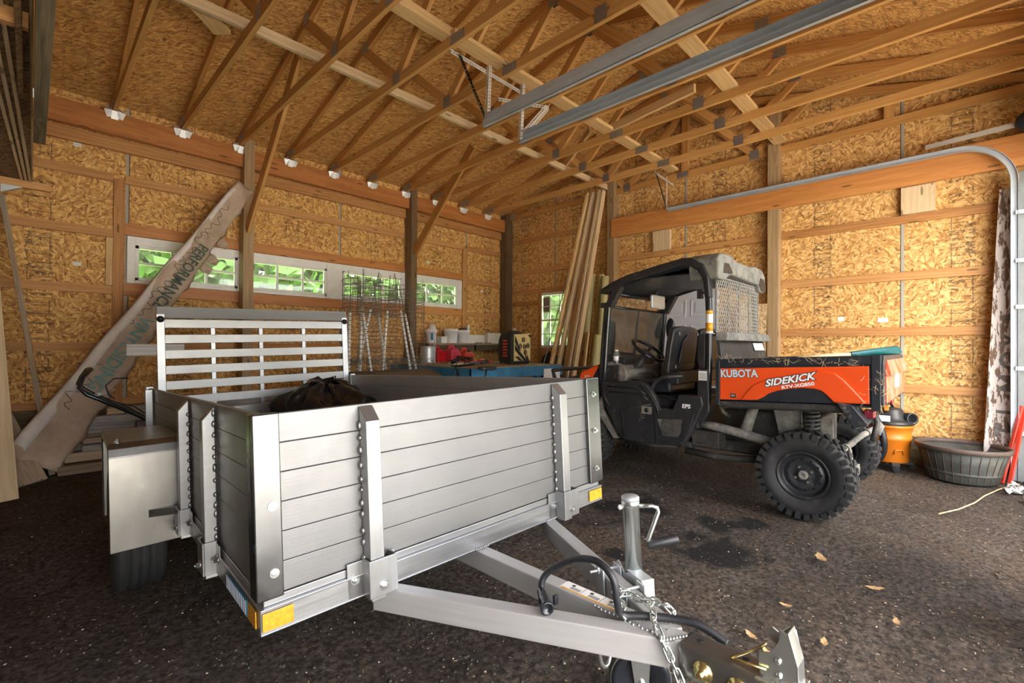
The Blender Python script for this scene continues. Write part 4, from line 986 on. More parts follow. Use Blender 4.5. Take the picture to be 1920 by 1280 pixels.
    gm = MB().tube([(4.10, 3.18, .62), (4.09, 3.30, .90), (4.11, 3.34, .965), (4.3, 3.34, .975), (4.95, 3.34, .975), (5.14, 3.34, .965), (5.16, 3.30, .90), (5.15, 3.18, .62)], .022, 10); P('brush_guard', gm, 'blacksteel', bevel=0)
    # --- left side panel with its raised lines, grille and lettering (and its mirror)
    sp = [(2.605, .885), (2.45, .90), (2.18, .922), (2.105, .890), (2.03, .80), (1.975, .700), (1.855, .690), (1.830, .76), (1.80, .825), (1.60, .830), (1.585, .75), (1.65, .60), (1.70, .47), (1.75, .40), (1.82, .375), (2.02, .352), (2.34, .350), (2.42, .42), (2.53, .61), (2.60, .76)]
    for k, x in enumerate((3.955, mx(3.955) - .07)):
        s = P('side_panel', MB().prism(sp, (.07, 0, 0), yz(x)), 'black', bevel=.014, seg=3, label='black plastic lower side panel')
        if k: continue
        xs = 3.948
        rb = MB()
        for L in ([(2.52, .855), (2.20, .855), (2.11, .80)], [(2.50, .80), (2.16, .805), (2.09, .755)], [(2.575, .86), (2.55, .74), (2.50, .66)], [(2.33, .39), (2.36, .62), (2.25, .68), (2.06, .715)], [(2.00, .375), (2.01, .66), (1.96, .685)], [(2.17, .885), (2.06, .79), (1.995, .69), (1.985, .62)]):
            rb.tube([(xs + .004, a, b) for a, b in L], .008, 6)
        P('panel_rib', rb, 'black', s, 0)
        fr = [(2.035, .635), (1.655, .672), (1.70, .50), (1.735, .435), (1.80, .405), (2.01, .400)]
        fi = [(1.99, .592), (1.75, .612), (1.765, .50), (1.80, .455), (1.94, .450)]
        P('grille_frame', MB().prism(fr, (.012, 0, 0), yz(xs - .002)), 'black', s, bevel=.006)
        P('grille_pan', MB().prism(fi, (.004, 0, 0), yz(xs - .0045)), 'dusty', s, bevel=.001)
        gm = MB()
        for i in range(19):
            y = 1.97 - i * .0125
            z1 = .595 + (1.98 - y) * .08; z0 = .455
            gm.bar((xs - .0075, y, z0), (xs - .0075, y - .03 if y - .03 > 1.75 else 1.75, z1), .004, .0035, (1, 0, 0))
        P('grille', gm, 'black', s, 0)
        text('EPS', .048, M['letterwhite'], s, (xs - .0005, 1.765, .715), (0, -1, 0), (0, 0, 1), 'lettering', .001, 1.05, .12, o, bold=.0012)
        mb = MB().box(3.947, 3.953, 2.05, 2.15, .625, .695); P('latch_recess', mb, 'dash', s, .003); MB2 = MB().lathe([(.0, .008), (.018, .006), (.022, 0)], (3.947, 2.10, .66), (-1, 0, 0), 14); P('panel_latch', MB2, 'blackgloss', s, 0)
    mb = MB().prism([(2.612, .755), (2.60, .61), (2.42, .352), (2.47, .345), (2.615, .52), (2.66, .62)], (.05, 0, 0), yz(3.985)); P('mud_strip', mb, 'dusty', bevel=.004, label='grey strip behind the front wheel')
    # --- cab
    mb = MB()
    for f in (lambda x: x, mx):
        mb.tube([(f(4.03), 2.64, .62), (f(4.025), 2.60, 1.0), (f(4.022), 2.575, 1.35), (f(4.02), 2.55, 1.66), (f(4.02), 2.51, 1.775), (f(4.02), 2.42, 1.845), (f(4.02), 2.2, 1.90), (f(4.02), 1.78, 1.955), (f(4.02), 1.68, 1.945), (f(4.02), 1.61, 1.885), (f(4.02), 1.575, 1.78), (f(4.02), 1.56, 1.5), (f(4.02), 1.56, 1.06), (f(4.02), 1.575, .72)], .027, 12)
    mb.tube([(4.02, 2.52, 1.77), (5.23, 2.52, 1.77)], .020, 10); mb.tube([(4.02, 1.60, 1.88), (5.23, 1.60, 1.88)], .022, 10); mb.tube([(4.02, 1.56, 1.36), (5.23, 1.56, 1.36)], .02, 10); mb.tube([(4.02, 2.56, 1.64), (5.23, 2.56, 1.64)], .014, 8)
    P('roll_cage', mb, 'blackgloss', bevel=0, label='glossy black tubular roll cage')
    mb = MB()
    for f in (lambda x: x, mx):
        mb.tube([(f(4.035), 2.66, .66), (f(4.035), 2.645, 1.0), (f(4.035), 2.62, 1.35), (f(4.035), 2.59, 1.66)], .022, 8)
        mb.bar((f(4.025), 2.545, 1.64), (f(4.025), 2.43, 1.84), .07, .075, (1, 0, 0)); mb.box(f(4.01) - .0, f(4.06), 2.56, 2.66, 1.0, 1.03); mb.box(f(4.0), f(4.05), 2.54, 2.64, 1.63, 1.68)
    P('pillar_cladding', mb, 'black', bevel=.004)
    mb = MB().prism([(1.645, 1.06), (1.555, 1.06), (1.545, .70), (1.60, .60), (1.65, .62)], (.06, 0, 0), yz(3.985)); mb.prism([(1.66, 1.35), (1.60, 1.36), (1.60, 1.05), (1.65, 1.05), (1.67, 1.15)], (.04, 0, 0), yz(4.03)); P('post_cover', mb, 'black', bevel=.008)
    lb = MB().box(3.983, 3.985, 1.565, 1.635, .96, 1.04); P('warning_label', lb, 'paper', bevel=0, label='small white label on the rear post')
    pm = MB(); [pm.box(3.9815, 3.983, 1.572, 1.628, 1.018 - i * .012, 1.022 - i * .012) for i in range(5)]; P('label_print', pm, 'print', bevel=0)
    lb = MB().lathe([(.0285, 0), (.0285, .19)], (4.02, 1.56, 1.36), (0, 0, 1), 16); P('pole_label', lb, 'paper', bevel=0, label='white and orange label round the rear roll cage tube')
    lb = MB().lathe([(.029, .165), (.029, .195)], (4.02, 1.56, 1.36), (0, 0, 1), 16); lb.lathe([(.029, .02), (.029, .09)], (4.02, 1.56, 1.36), (0, 0, 1), 16); P('pole_label_band', lb, 'amber', bevel=0)
    lb = MB().box(4.0, 4.04, 1.615, 1.66, 1.66, 1.74); lb.box(4.0, 4.03, 1.60, 1.63, 1.70, 1.72); P('belt_anchor', lb, 'black', bevel=.004)
    # roof
    top = [(2.64, 1.79), (2.62, 1.815), (2.50, 1.875), (2.33, 1.93), (2.0, 1.99), (1.78, 2.025), (1.70, 2.02), (1.66, 1.99), (1.68, 1.965), (1.75, 1.965), (2.0, 1.925), (2.33, 1.865), (2.5, 1.80), (2.62, 1.765)]
    P('roof', MB().prism(top, (1.30, 0, 0), yz(3.975)), 'black', bevel=.012, seg=3, label='black moulded roof')
    ra = [(2.60, 1.80), (2.50, 1.868), (2.33, 1.925), (2.0, 1.985), (1.80, 2.022), (1.69, 2.012), (1.60, 1.955), (1.553, 1.85), (1.535, 1.66), (1.585, 1.66), (1.60, 1.82), (1.64, 1.90), (1.71, 1.945), (1.80, 1.955), (2.0, 1.915), (2.33, 1.855), (2.5, 1.79)]
    for x in (3.970, mx(3.970) - .075): P('roof_arch', MB().prism(ra, (.075, 0, 0), yz(x)), 'black', bevel=.014, seg=3)
    rr = [(4.0, 1.82), (3.99, 1.99), (4.06, 2.045), (4.30, 2.055), (4.42, 2.02), (4.82, 2.015), (4.95, 2.04), (5.16, 2.03), (5.27, 1.97), (5.275, 1.80), (5.12, 1.80), (5.05, 1.865), (4.32, 1.885), (4.22, 1.85), (4.14, 1.82)]
    q = P('roof_cowl', MB().prism(rr, (0, .26, 0), lambda a, b: (a, 1.475, b)), 'dustyroof', bevel=.02, seg=3, label='dust covered rear end of the roof')
    P('roof_vent', MB().prism([(4.10, 1.875), (4.12, 1.965), (4.22, 1.972), (4.32, 1.905), (4.30, 1.89)], (0, .01, 0), lambda a, b: (a, 1.470, b)), 'black', q, bevel=.003)
    P('roof_vent', MB().prism([(5.06, 1.87), (5.10, 1.94), (5.20, 1.935), (5.262, 1.88), (5.262, 1.81), (5.13, 1.81)], (0, .01, 0), lambda a, b: (a, 1.470, b)), 'black', q, bevel=.003)
    mb = MB().box(4.05, 5.2, 1.70, 2.42, 1.885, 1.895); P('headliner', mb, 'black', bevel=.003)
    # windscreen
    mb = MB().quad((4.05, 2.615, 1.07), (5.20, 2.615, 1.07), (5.20, 2.555, 1.63), (4.05, 2.555, 1.63)); P('windscreen', mb, 'windshield', bevel=0, solid=.004)
    mb = MB().bar((4.05, 2.615, 1.075), (5.20, 2.615, 1.075), .02, .02); mb.bar((4.62, 2.61, 1.08), (4.62, 2.552, 1.63), .012, .03, (1, 0, 0)); P('windscreen_trim', mb, 'black', bevel=.003)
    # mirror
    mb = MB().box(4.60, 4.90, 2.385, 2.415, 1.655, 1.80); r_ = P('mirror', mb, 'galv', bevel=.02, seg=3); mb = MB().tube([(4.74, 2.41, 1.80), (4.76, 2.40, 1.86), (4.78, 2.36, 1.93)], .014, 8); P('mirror_stem', mb, 'dustyblack', r_, 0)
    mb = MB().box(4.615, 4.885, 2.382, 2.386, 1.67, 1.785); P('mirror_glass', mb, 'galv', r_, .001)
    mb = MB().ball((5.27, 2.50, 1.45), .06, 14, 10, (.55, .9, 2.2)); P('door_mirror', mb, 'blackgloss', bevel=0)
    # dash, steering
    mb = MB().prism([(2.62, .78), (2.62, 1.07), (2.52, 1.10), (2.40, 1.06), (2.36, .95), (2.42, .84), (2.48, .78)], (1.14, 0, 0), yz(4.055)); d = P('dashboard', mb, 'dash', bevel=.012)
    mb = MB().prism([(2.62, 1.07), (2.58, 1.14), (2.50, 1.155), (2.40, 1.12), (2.40, 1.06)], (.62, 0, 0), yz(4.07)); P('instrument_cowl', mb, 'black', d, bevel=.012)
    mb = MB().box(4.70, 5.12, 2.32, 2.37, .88, 1.10); P('glove_box', mb, 'dash', d, bevel=.012); mb = MB().lathe([(0, 0), (.02, 0), (.02, .006), (0, .008)], (4.93, 2.322, .98), (0, -1, 0), 12); P('glove_knob', mb, 'blackgloss', d, 0)
    mb = MB().tube([(4.12, 2.40, .98), (4.3, 2.36, 1.00), (4.5, 2.37, .99), (4.66, 2.38, .94), (4.6, 2.42, .84), (4.3, 2.42, .86)], .035, 10); P('dash_trim', mb, 'dusty', d, 0)
    c = V((4.30, 2.27, 1.205)); n = V((0, -.58, .81)); e1 = V((1, 0, 0)); e2 = n.cross(e1); R = .175
    mb = MB().tube([c + (e1 * cos(a) + e2 * sin(a)) * R for a in [2 * pi * i / 36 for i in range(36)]], .0155, 10, True)
    s = P('steering_wheel', mb, 'blackgloss', bevel=0); mb = MB().lathe([(0, .0), (.05, 0), (.055, -.02), (.03, -.05), (0, -.05)], c - n * .012, n, 20)
    for a in (rad(-100), rad(20), rad(160)): mb.bar(c - n * .02, c + (e1 * cos(a) + e2 * sin(a)) * R, .03, .012, tuple(n))
    P('wheel_hub', mb, 'black', s, .003)
    mb = MB().tube([c - n * .05, c - n * .2, c - n * .26 + V((0, .05, -.03))], [.035, .045, .06], 12); mb.lathe([(.062, 0), (.07, .02), (.062, .04), (.07, .06), (.06, .08)], c - n * .27, n, 16); P('steering_column', mb, 'dustyblack', bevel=0)
    # seats
    for k, x in enumerate((4.05, 4.66)):
        bk = MB().grid(lambda a, b, x=x: (x + (a - .5) * (.56 - .10 * max(0, b - .6)) + .28, 1.97 - .05 * b - .02 * math.sin(pi * a) , 1.0 + .435 * b * (1 - .06 * abs(2 * a - 1) ** 4)), 10, 10)
        s = P('seat_back', bk, 'black', bevel=.012, label='black seat back shell with four rivets', solid=.06)
        em = MB().prism([(x + .12, 1.09), (x + .16, 1.30), (x + .24, 1.36), (x + .40, 1.37), (x + .43, 1.28), (x + .44, 1.09)], (0, .02, 0), lambda a, b: (a, 1.875 - (b - 1.2) * .11, b)); P('seat_emboss', em, 'black', s, .01)
        for (dx, z) in ((.07, 1.365), (.47, 1.365), (.07, 1.06), (.49, 1.06)):
            rv = MB().lathe([(.006, .004), (.010, .006), (.016, .004), (.017, 0)], (x + dx, 1.91 - (z - 1.0) * .115, z), (0, -1, 0), 14); P('rivet', rv, 'dusty', s, 0)
        mb = MB().box(x, x + .56, 1.92, 2.34, .82, .93); P('seat_cushion', mb, 'blackgloss', bevel=.03, seg=3)
        mb = MB().box(x + .02, x + .54, 1.85, 1.97, .90, 1.02); P('seat_hinge', mb, 'black', bevel=.015)
    mb = MB().tube([(4.02, 2.13, .70), (4.015, 2.10, .83), (4.02, 2.05, .92), (4.03, 1.97, .97), (4.05, 1.8, .985)], .02, 10); P('grab_rail', mb, 'black', bevel=0)
    mb = MB().box(4.08, 5.2, 1.66, 2.25, .42, .80); P('seat_base', mb, 'black', bevel=.03)
    mb = MB().tube([(4.0, 1.98, .80), (4.02, 1.85, .77), (4.05, 1.75, .75)], .016, 8); P('brake_lever', mb, 'blackgloss', bevel=0)
    # rear mesh and shield
    y = 1.525; fm = MB(); x0, x1, z0, z1 = 4.075, 5.19, 1.375, 1.85
    for a, b in (((x0, z0), (x1, z0)), ((x0, z1), (x1, z1)), ((x0, z0), (x0, z1)), ((x1, z0), (x1, z1)), ((4.36, z0), (4.36, z1)), ((4.63, z0), (4.63, z1)), ((4.91, z0), (4.91, z1))): fm.bar((a[0], y, a[1]), (b[0], y, b[1]), .012, .012, (0, 1, 0))
    g = P('screen_frame', fm, 'dusty', bevel=.001); mm_ = MB(); st = .046; sl = 1.45
    W_, H_ = x1 - x0, z1 - z0
    for dirn in (1, -1):
        k = -H_ / sl
        while k < W_:
            pa = None
            a0, a1 = max(0, k), min(W_, k + H_ / sl)
            if a1 - a0 > .005:
                za, zb = (a0 - k) * sl, (a1 - k) * sl
                X = lambda u: (x0 + u) if dirn > 0 else (x1 - u)
                mm_.bar((X(a0), y + .004 * dirn, z0 + za), (X(a1), y + .004 * dirn, z0 + zb), .003, .0048, (0, 1, 0))
            k += st
    P('wire_mesh', mm_, 'perf', g, 0, label='pale diamond wire mesh')
    mb = MB(); mb.hexa([(4.06, 1.47, 1.13), (5.22, 1.44, 1.13), (4.06, 1.50, 1.13), (5.22, 1.47, 1.13), (4.10, 1.50, 1.30), (5.18, 1.47, 1.30), (4.10, 1.53, 1.30), (5.18, 1.50, 1.30)]); r_ = P('shield_panel', mb, 'dustyblack', bevel=.006, label='dusty shield panel behind the seats')
    mb = MB(); mb.hexa([(4.08, 1.43, 1.30), (5.2, 1.40, 1.30), (4.08, 1.54, 1.30), (5.2, 1.51, 1.30), (4.10, 1.44, 1.375), (5.18, 1.42, 1.375), (4.10, 1.54, 1.375), (5.18, 1.51, 1.375)]); P('shield_ledge', mb, 'dustyroof', r_, bevel=.012)
    mb = MB(); mb.hexa([(4.86, 1.448, 1.215), (5.12, 1.440, 1.215), (4.86, 1.452, 1.215), (5.12, 1.444, 1.215), (4.86, 1.468, 1.285), (5.12, 1.461, 1.285), (4.86, 1.472, 1.285), (5.12, 1.465, 1.285)]); P('shield_label', mb, 'paper', r_, bevel=0, label='white label on the dusty shield')
    # --- cargo bed (slightly nose-down)
    T = lambda yy, zz: zz + .052 * (1.46 - yy)
    def tb(mb, xa, xb, ya, yb, za, zb):
        mb.hexa([((xa, xb)[i & 1], (ya, yb)[i >> 1 & 1], T((ya, yb)[i >> 1 & 1], (za, zb)[i >> 2 & 1])) for i in range(8)], 1); return mb
    mb = MB(); tb(mb, 3.957, 3.985, .42, 1.47, .80, 1.14); tb(mb, 5.265, 5.293, .42, 1.47, .80, 1.14); tb(mb, 3.957, 5.293, 1.44, 1.47, .80, 1.14); tb(mb, 3.957, 5.293, .42, 1.47, .79, .815)
    tb(mb, 3.945, 3.99, .41, 1.475, 1.085, 1.145); tb(mb, 5.26, 5.30, .41, 1.475, 1.085, 1.145); tb(mb, 3.942, 3.99, .40, .452, .77, 1.145); tb(mb, 5.26, 5.308, .40, .452, .77, 1.145); tb(mb, 3.943, 3.99, 1.445, 1.478, .77, 1.13)
    bd = P('cargo_bed', mb, 'blacksteel', bevel=.004, label='black steel cargo bed')
    mb = MB(); tb(mb, 3.95, 3.99, .52, 1.45, .755, .80); tb(mb, 4.0, 5.25, .55, 1.4, .74, .79); P('bed_rail', mb, 'dustyblack', bd, bevel=.008)
    op = [(1.442, 1.070), (1.442, .815), (1.16, .835), (1.115, .862), (1.085, .888), (1.02, .918), (.93, .940), (.86, .949), (.78, .948), (.735, .937), (.70, .905), (.657, .858), (.461, .868), (.464, 1.124)]
    for x in (3.9435, mx(3.9435) - .011): p_ = P('bed_side_panel', MB().prism(op, (.011, 0, 0), yz(x)), 'orange', bd, bevel=.0035, label='orange cargo bed side panel')
    ar = [(1.28, .825), (1.245, .875), (1.19, .948), (1.12, .985), (1.03, 1.018), (.90, 1.052), (.78, 1.076), (.715, 1.080), (.655, 1.068), (.60, 1.02), (.548, .96), (.478, .872), (.657, .860), (.70, .908), (.735, .940), (.78, .951), (.86, .952), (.93, .943), (1.02, .921), (1.085, .891), (1.115, .865), (1.16, .838)]
    P('bed_arch', MB().prism(ar, (.014, 0, 0), yz(3.930)), 'orange', bd, bevel=.009, seg=3, label='raised wheel arch pressed in the orange panel')
    # wheel arch liner
    al = [(1.16, .80), (1.16, .838), (1.085, .888), (1.02, .918), (.86, .949), (.735, .937), (.657, .858), (.657, .80)]
    P('arch_liner', MB().prism(al, (.02, 0, 0), yz(3.968)), 'blacksteel', bd, bevel=.002)
    tx = lambda s, sz, y0, z0, m_, sx=1, sh=0, ang=0, bold=.002, xx=3.941: text(s, sz, M[m_], bd, (xx, y0, z0), (0, -cos(ang), sin(ang)), (0, sin(ang), cos(ang)), 'lettering', .0012, sx, sh, o, bold=bold)
    tx('KUBOTA', .083, 1.436, 1.000, 'print', .84, 0, rad(3), .0065, 3.9425); tx('KUBOTA', .083, 1.436, 1.000, 'letters', .84, 0, rad(3), .003)
    tx('SIDEKICK', .070, 1.098, .945, 'print', 1.12, .35, rad(13), .007, 3.9285); tx('SIDEKICK', .070, 1.098, .945, 'letterwhite', 1.12, .35, rad(13), .002, 3.927)
    tx('RTV-XG850', .034, .985, .934, 'letterwhite', 1.25, 0, rad(11.5), .001, 3.927)
    mb = MB().box(3.940, 3.944, 1.318, 1.358, .838, .872); P('bed_decal', mb, 'print', bd, 0); text('4x4', .018, M['letterwhite'], bd, (3.9395, 1.353, .851), (0, -1, 0), (0, 0, 1), 'lettering', .0006, 1, 0, o)
    # tailgate
    mb = MB(); xs, ye = (3.99, 5.26), .385
    mb.prism([(3.96, .86), (3.955, 1.13), (4.0, 1.195), (5.25, 1.195), (5.30, 1.14), (5.30, .93), (5.20, .86)], (0, .035, 0), lambda a, b: (a, ye, b)); tg = P('tailgate', mb, 'blacksteel', bd, bevel=.006)
    mb = MB(); mb.hexa([(4.05, .375, .872), (5.18, .375, .872), (4.05, .388, .872), (5.18, .388, .872), (4.02, .375, 1.06), (5.27, .375, 1.06), (4.02, .388, 1.06), (5.27, .388, 1.06)]); mb.hexa([(4.02, .345, 1.06), (5.27, .345, 1.06), (4.02, .388, 1.06), (5.27, .388, 1.06), (4.06, .375, 1.165), (5.20, .375, 1.165), (4.06, .388, 1.165), (5.20, .388, 1.165)]); P('tailgate_panel', mb, 'orange_sheen', tg, bevel=.010, seg=3, label='orange tailgate panel with a pinkish reflection painted in')
    mb = MB().box(4.50, 4.78, .370, .376, .95, 1.05); P('tailgate_decal', mb, 'letters', tg, .002)
    # rear fender flap and lights
    fl_ = [(.640, .868), (.545, .852), (.462, .742), (.470, .722), (.545, .705), (.580, .768)]
    P('fender_flap', MB().prism(fl_, (.20, .0, .0), yz(3.885)), 'blacksteel', bd, bevel=.006, label='black rear fender flap')
    mb = MB().box(4.0, 4.09, .44, .50, .765, .82); P('tail_light', mb, 'taillight', bd, .008); mb = MB().box(5.16, 5.25, .44, .50, .765, .82); P('tail_light', mb, 'taillight', bd, .008)
    mb = MB(); mb.tube([(4.1, .46, .60), (4.15, .44, .72), (4.2, .46, .77)], .018, 8); mb.tube([(4.05, 1.50, .78), (4.06, 1.46, .70), (4.1, 1.42, .66)], .016, 8); P('bed_prop', mb, 'dustyblack', bd, 0)
vehicle()
# loose things on the vehicle
mb = MB().lathe([(0, 0), (.032, 0), (.034, .01), (.033, .05), (.034, .085), (.028, .105), (.014, .125), (.0135, .138), (0, .138)], (4.085, 2.50, 1.066), (0, 0, 1), 20)
wb_ = tag(mb.build('water_bottle', M['bottle'], base=True), 'small clear water bottle standing on the vehicle front bodywork', 'bottle')
mb = MB().lathe([(.0345, .035), (.0345, .08)], (0, 0, 0), (0, 0, 1), 20); lb = mb.build('bottle_label', M['paper'], wb_); MB().lathe([(.0155, .128), (.0155, .143), (0, .143)], (0, 0, 0), (0, 0, 1), 14).build('bottle_cap', M['white'], wb_)
t = thing('scoop', 'teal plastic scoop with wooden handle resting across the cargo bed rim', 'tool', (4.4, .60, 1.18)); oo = (4.4, .60, 1.18)
MB().tube([(4.10, .92, 1.165), (4.42, .64, 1.195)], .016, 8).build('handle', M['stud_pale'], t, oo)
mb = MB(); mb.tube([(4.42, .64, 1.195), (4.70, .52, 1.215), (5.02, .41, 1.235)], [.022, .03, .034], 10); mb.hexa([(4.45, .60, 1.185), (5.02, .37, 1.205), (4.5, .72, 1.185), (5.06, .50, 1.205), (4.45, .60, 1.20), (5.02, .37, 1.225), (4.5, .72, 1.20), (5.06, .50, 1.225)]); mb.build('scoop_head', M['teal'], t, oo, bevel=.004)
random.seed(11); mb = MB()
for i in range(150):
    c = V((rnd(3.93, 4.04), rnd(.365, .50), rnd(.80, 1.10))) if i < 90 else V((rnd(3.93, 3.95), rnd(.5, 1.45), rnd(1.13, 1.17)))
    d = V((rnd(-.3, .3), rnd(-1, 1), rnd(-1, 1))).normalized() * rnd(.012, .04); mb.tube([c - d, c + V((rnd(-.006, .006), rnd(-.01, .01), rnd(-.01, .01))), c + d], .0011, 3)
tag(mb.build('dried_grass', M['straw'], base=True), 'dried grass clippings stuck to the cargo bed edges and tailgate corner', 'grass', kind='stuff')
# ------------------------------------------------------------ clutter along the walls
random.seed(5)
def solo(mb, name, mat, label, cat, group=None, bevel=.002, kind=None, solid=0):
    return tag(mb.build(name, M[mat], base=True, bevel=bevel, solid=solid), label, cat, group, kind)
# stacked boards on the floor at the foot of the left wall
for (x0, x1, y0, y1, z0, z1, mt, lab) in [
    (.19, 2.6, 6.02, 6.16, .0, .085, 'oldplank', 'brown board lying on the dirt in front of the low board stack'),
    (.17, 2.5, 6.17, 6.42, .0, .10, 'darkplank', 'dark plank at the bottom of the board stack by the left wall'),
    (.165, 2.7, 6.10, 6.44, .10, .185, 'oldplank', 'thick pale plank in the board stack, largest of the stack'),
    (.36, 2.4, 6.12, 6.20, .185, .24, 'weathered', 'grey weathered board on top of the thick pale plank, nearer one'),
    (.205, 2.5, 6.22, 6.44, .185, .25, 'weathered', 'grey weathered board on the thick pale plank, nearer the wall'),
    (.37, 2.2, 6.18, 6.26, .25, .30, 'oldplank', 'rough brown board in the middle of the stack, nearer one'),
    (.31, 2.5, 6.28, 6.40, .25, .33, 'oldplank', 'rough brown board in the middle of the stack, nearer the wall'),
    (.78, 1.5, 6.18, 6.27, .33, .43, 'weathered', 'short blue-grey block of wood in the board stack'),
    (.25, 2.6, 6.30, 6.36, .33, .43, 'weathered', 'long grey board high in the stack, its end furthest left'),
    (.385, 2.6, 6.26, 6.36, .43, .50, 'weathered', 'long grey board near the top of the stack'),
    (.56, 2.6, 6.36, 6.46, .33, .56, 'stud_pale', 'pale board standing on edge at the back of the stack'),
    (.70, 2.6, 6.28, 6.36, .50, .58, 'weathered', 'dark grey board on the very top of the stack')]:
    solo(MB().box(x0, x1, y0, y1, z0, z1), 'stacked_board', mt, lab, 'board', 'boards stacked by the left wall')
# leaning boards at far left
plank('leaning_stud', (.155, 6.16, .0), (-.20, 6.52, 2.62), .040, .09, 'oldplank', 'thin brown stud leaning against the left wall beside the cardboard box', 'board', 'boards leaning at far left', (0, -1, .1))
plank('leaning_board', (-.170, 5.36, .0), (-.345, 5.85, 2.3), .24, .04, 'stud_pale', 'wide pale board standing at the extreme left edge', 'board', 'boards leaning at far left', (.2, -1, 0))
plank('leaning_board', (.03, 5.90, .0), (-.22, 6.25, .62), .20, .035, 'oldplank', 'short brown plank tilted on the ground at far left', 'board', 'boards leaning at far left', (.5, -1, .2))
# long carton of siding leaning up to the post
def carton():
    p0, p1 = V((.02, 6.06, .14)), V((1.80, 6.30, 3.14)); d = (p1 - p0).normalized(); up = V((0, -1, 0)); up = (up - d * up.dot(d)).normalized(); sd = d.cross(up).normalized()
    if sd.x < 0: sd = -sd
    L = (p1 - p0).length; base = (p0 + p1) / 2
    t = thing('siding_carton', 'long battered cardboard carton leaning diagonally across the first window', 'carton', (.1, 6.1, .1)); o = (.1, 6.1, .1)
    W = lambda u: .43 - .23 * u ** .8 + .012 * sin(u * 23)
    def f(u, v, h=0):
        w = W(u); edge = .018 * sin(u * 61 + 2) + .012 * sin(u * 140) if v > .97 else 0
        return p0 + d * (u * L) + sd * ((v - .5) * w + edge) + up * (.05 + h - .05 * (v > .96) + .014 * sin(u * 9 + v * 5) + .01 * sin(v * 9 + u * 31) - .05 * max(0, v - .72))
    mb = MB(); mb.grid(lambda a, b: f(a, b), 70, 12, (6, 1)); body = mb.build('carton_face', M['cardboard'], t, o, solid=.004)
    mb = MB(); mb.grid(lambda a, b: f(a, 0) - up * (.09 * b) - sd * .004, 60, 2, (6, 1)); mb.grid(lambda a, b: p0 + d * (a * L) + sd * ((b - .5) * W(a)) - up * .045, 20, 2, (6, 1)); mb.build('carton_back', M['cardboard'], t, o, solid=.003)
    mb = MB(); mb.grid(lambda a, b: f(a * .97, 0.0) + up * .006 + sd * (.095 * b * (1.15 - .75 * a)) , 60, 2, (6, 1)); mb.build('carton_flap', M['cardedge'], t, o, solid=.003)['label'] = 'paler folded edge of the carton'
    mb = MB()
    for (u, a_, b_) in ((.80, .30, .06), (.735, .22, .10), (.70, .12, .05)):
        q = f(u, 1); mb.grid(lambda a, b, q=q, a_=a_, b_=b_: q + sd * (a * .11) - d * (b * .10) + up * (.03 * sin(a * 5 + b * 3)) , 6, 4)
    mb.build('torn_flap', M['cardboard'], t, o, solid=.003)
    dn = -d; lu = sd   # text runs down the carton
    text('PERFORMANCE', .15, M['darkprint'], t, f(.735, .40, .036), dn, lu, 'lettering', .001, .82, 0, o, bold=.002)
    text('VINYL', .16, M['bluegreenprint'], t, f(.455, .40, .036), dn, lu, 'lettering', .001, .85, 0, o, bold=.002)
    text('SIDING', .165, M['bluegreenprint'], t, f(.345, .40, .036), dn, lu, 'lettering', .001, .85, 0, o, bold=.002)
    mb = MB()
    for k in range(5):
        u0 = .42 + k * .115 if k < 4 else .15; pts = []
        for i in range(26): u = u0 + i * .0055; pts.append(f(u, .30 + .22 * sin(i * .35 + k * 1.3) * cos(i * .8 + k) + .1 * (k % 2), .006))
        mb.tube(pts, .0028, 5)
    mb.build('crease_line', M['print'], t, o)
carton()
# push mower standing behind the trailer's left rear corner
def mower():
    t = thing('lawn_mower', 'push mower whose black handle pokes up at the left of the trailer', 'lawn mower', (1.2, 5.05, 0)); o = (1.2, 5.05, 0)
    hp = lambda y: [(1.08, y, .30), (.62, y, .655), (.40, y, .79)]
    mb = MB().tube(hp(4.82) + [(.305, 4.82, .845), (.262, 4.835, .90), (.285, 4.88, .975), (.33, 4.95, 1.025), (.345, 5.12, 1.03), (.33, 5.22, 1.02), (.30, 5.27, .96), (.28, 5.28, .90), (.32, 5.28, .85)] + hp(5.28)[::-1], .016, 10); mb.build('handle', M['blackgloss'], t, o)
    mb = MB().tube([(.47, 4.85, .80), (.44, 4.9, .83), (.42, 4.9, .90), (.47, 4.92, .955), (.56, 4.93, .955)], .006, 6); mb.tube([(.40, 4.86, .80), (.60, 4.9, .72), (.85, 4.95, .5)], .006, 6); mb.build('control_cable', M['cable'], t, o)
    MB().tube([(.36, 4.83, .84), (.42, 4.90, .84), (.50, 5.2, .84)], .014, 8).build('bail_bar', M['galv'], t, o)
    mb = MB().lathe([(.0, .30), (.20, .30), (.25, .26), (.27, .16), (.27, .10), (.24, .10)], (1.30, 5.05, 0), (0, 0, 1), 24); mb.build('deck', M['redorange'], t, o)
    mb = MB().lathe([(.0, .52), (.10, .52), (.13, .49), (.13, .40), (.11, .30), (0, .30)], (1.30, 5.05, 0), (0, 0, 1), 20); mb.build('engine', M['black'], t, o)
    for (x, y) in ((1.08, 4.80), (1.08, 5.30), (1.52, 4.80), (1.52, 5.30)): MB().lathe([(0, -.02), (.09, -.02), (.10, -.012), (.10, .012), (.09, .02), (0, .02)], (x, y, .10), (0, 1, 0), 20).build('wheel', M['rubber'], t, o)
mower()
# weathered board pushed through behind the gate
solo(MB().bar((.50, 4.508, 1.19), (.86, 4.499, 1.193), .03, .088), 'grey_board', 'weathered', 'short grey board sticking out left of the trailer ramp gate', 'board')
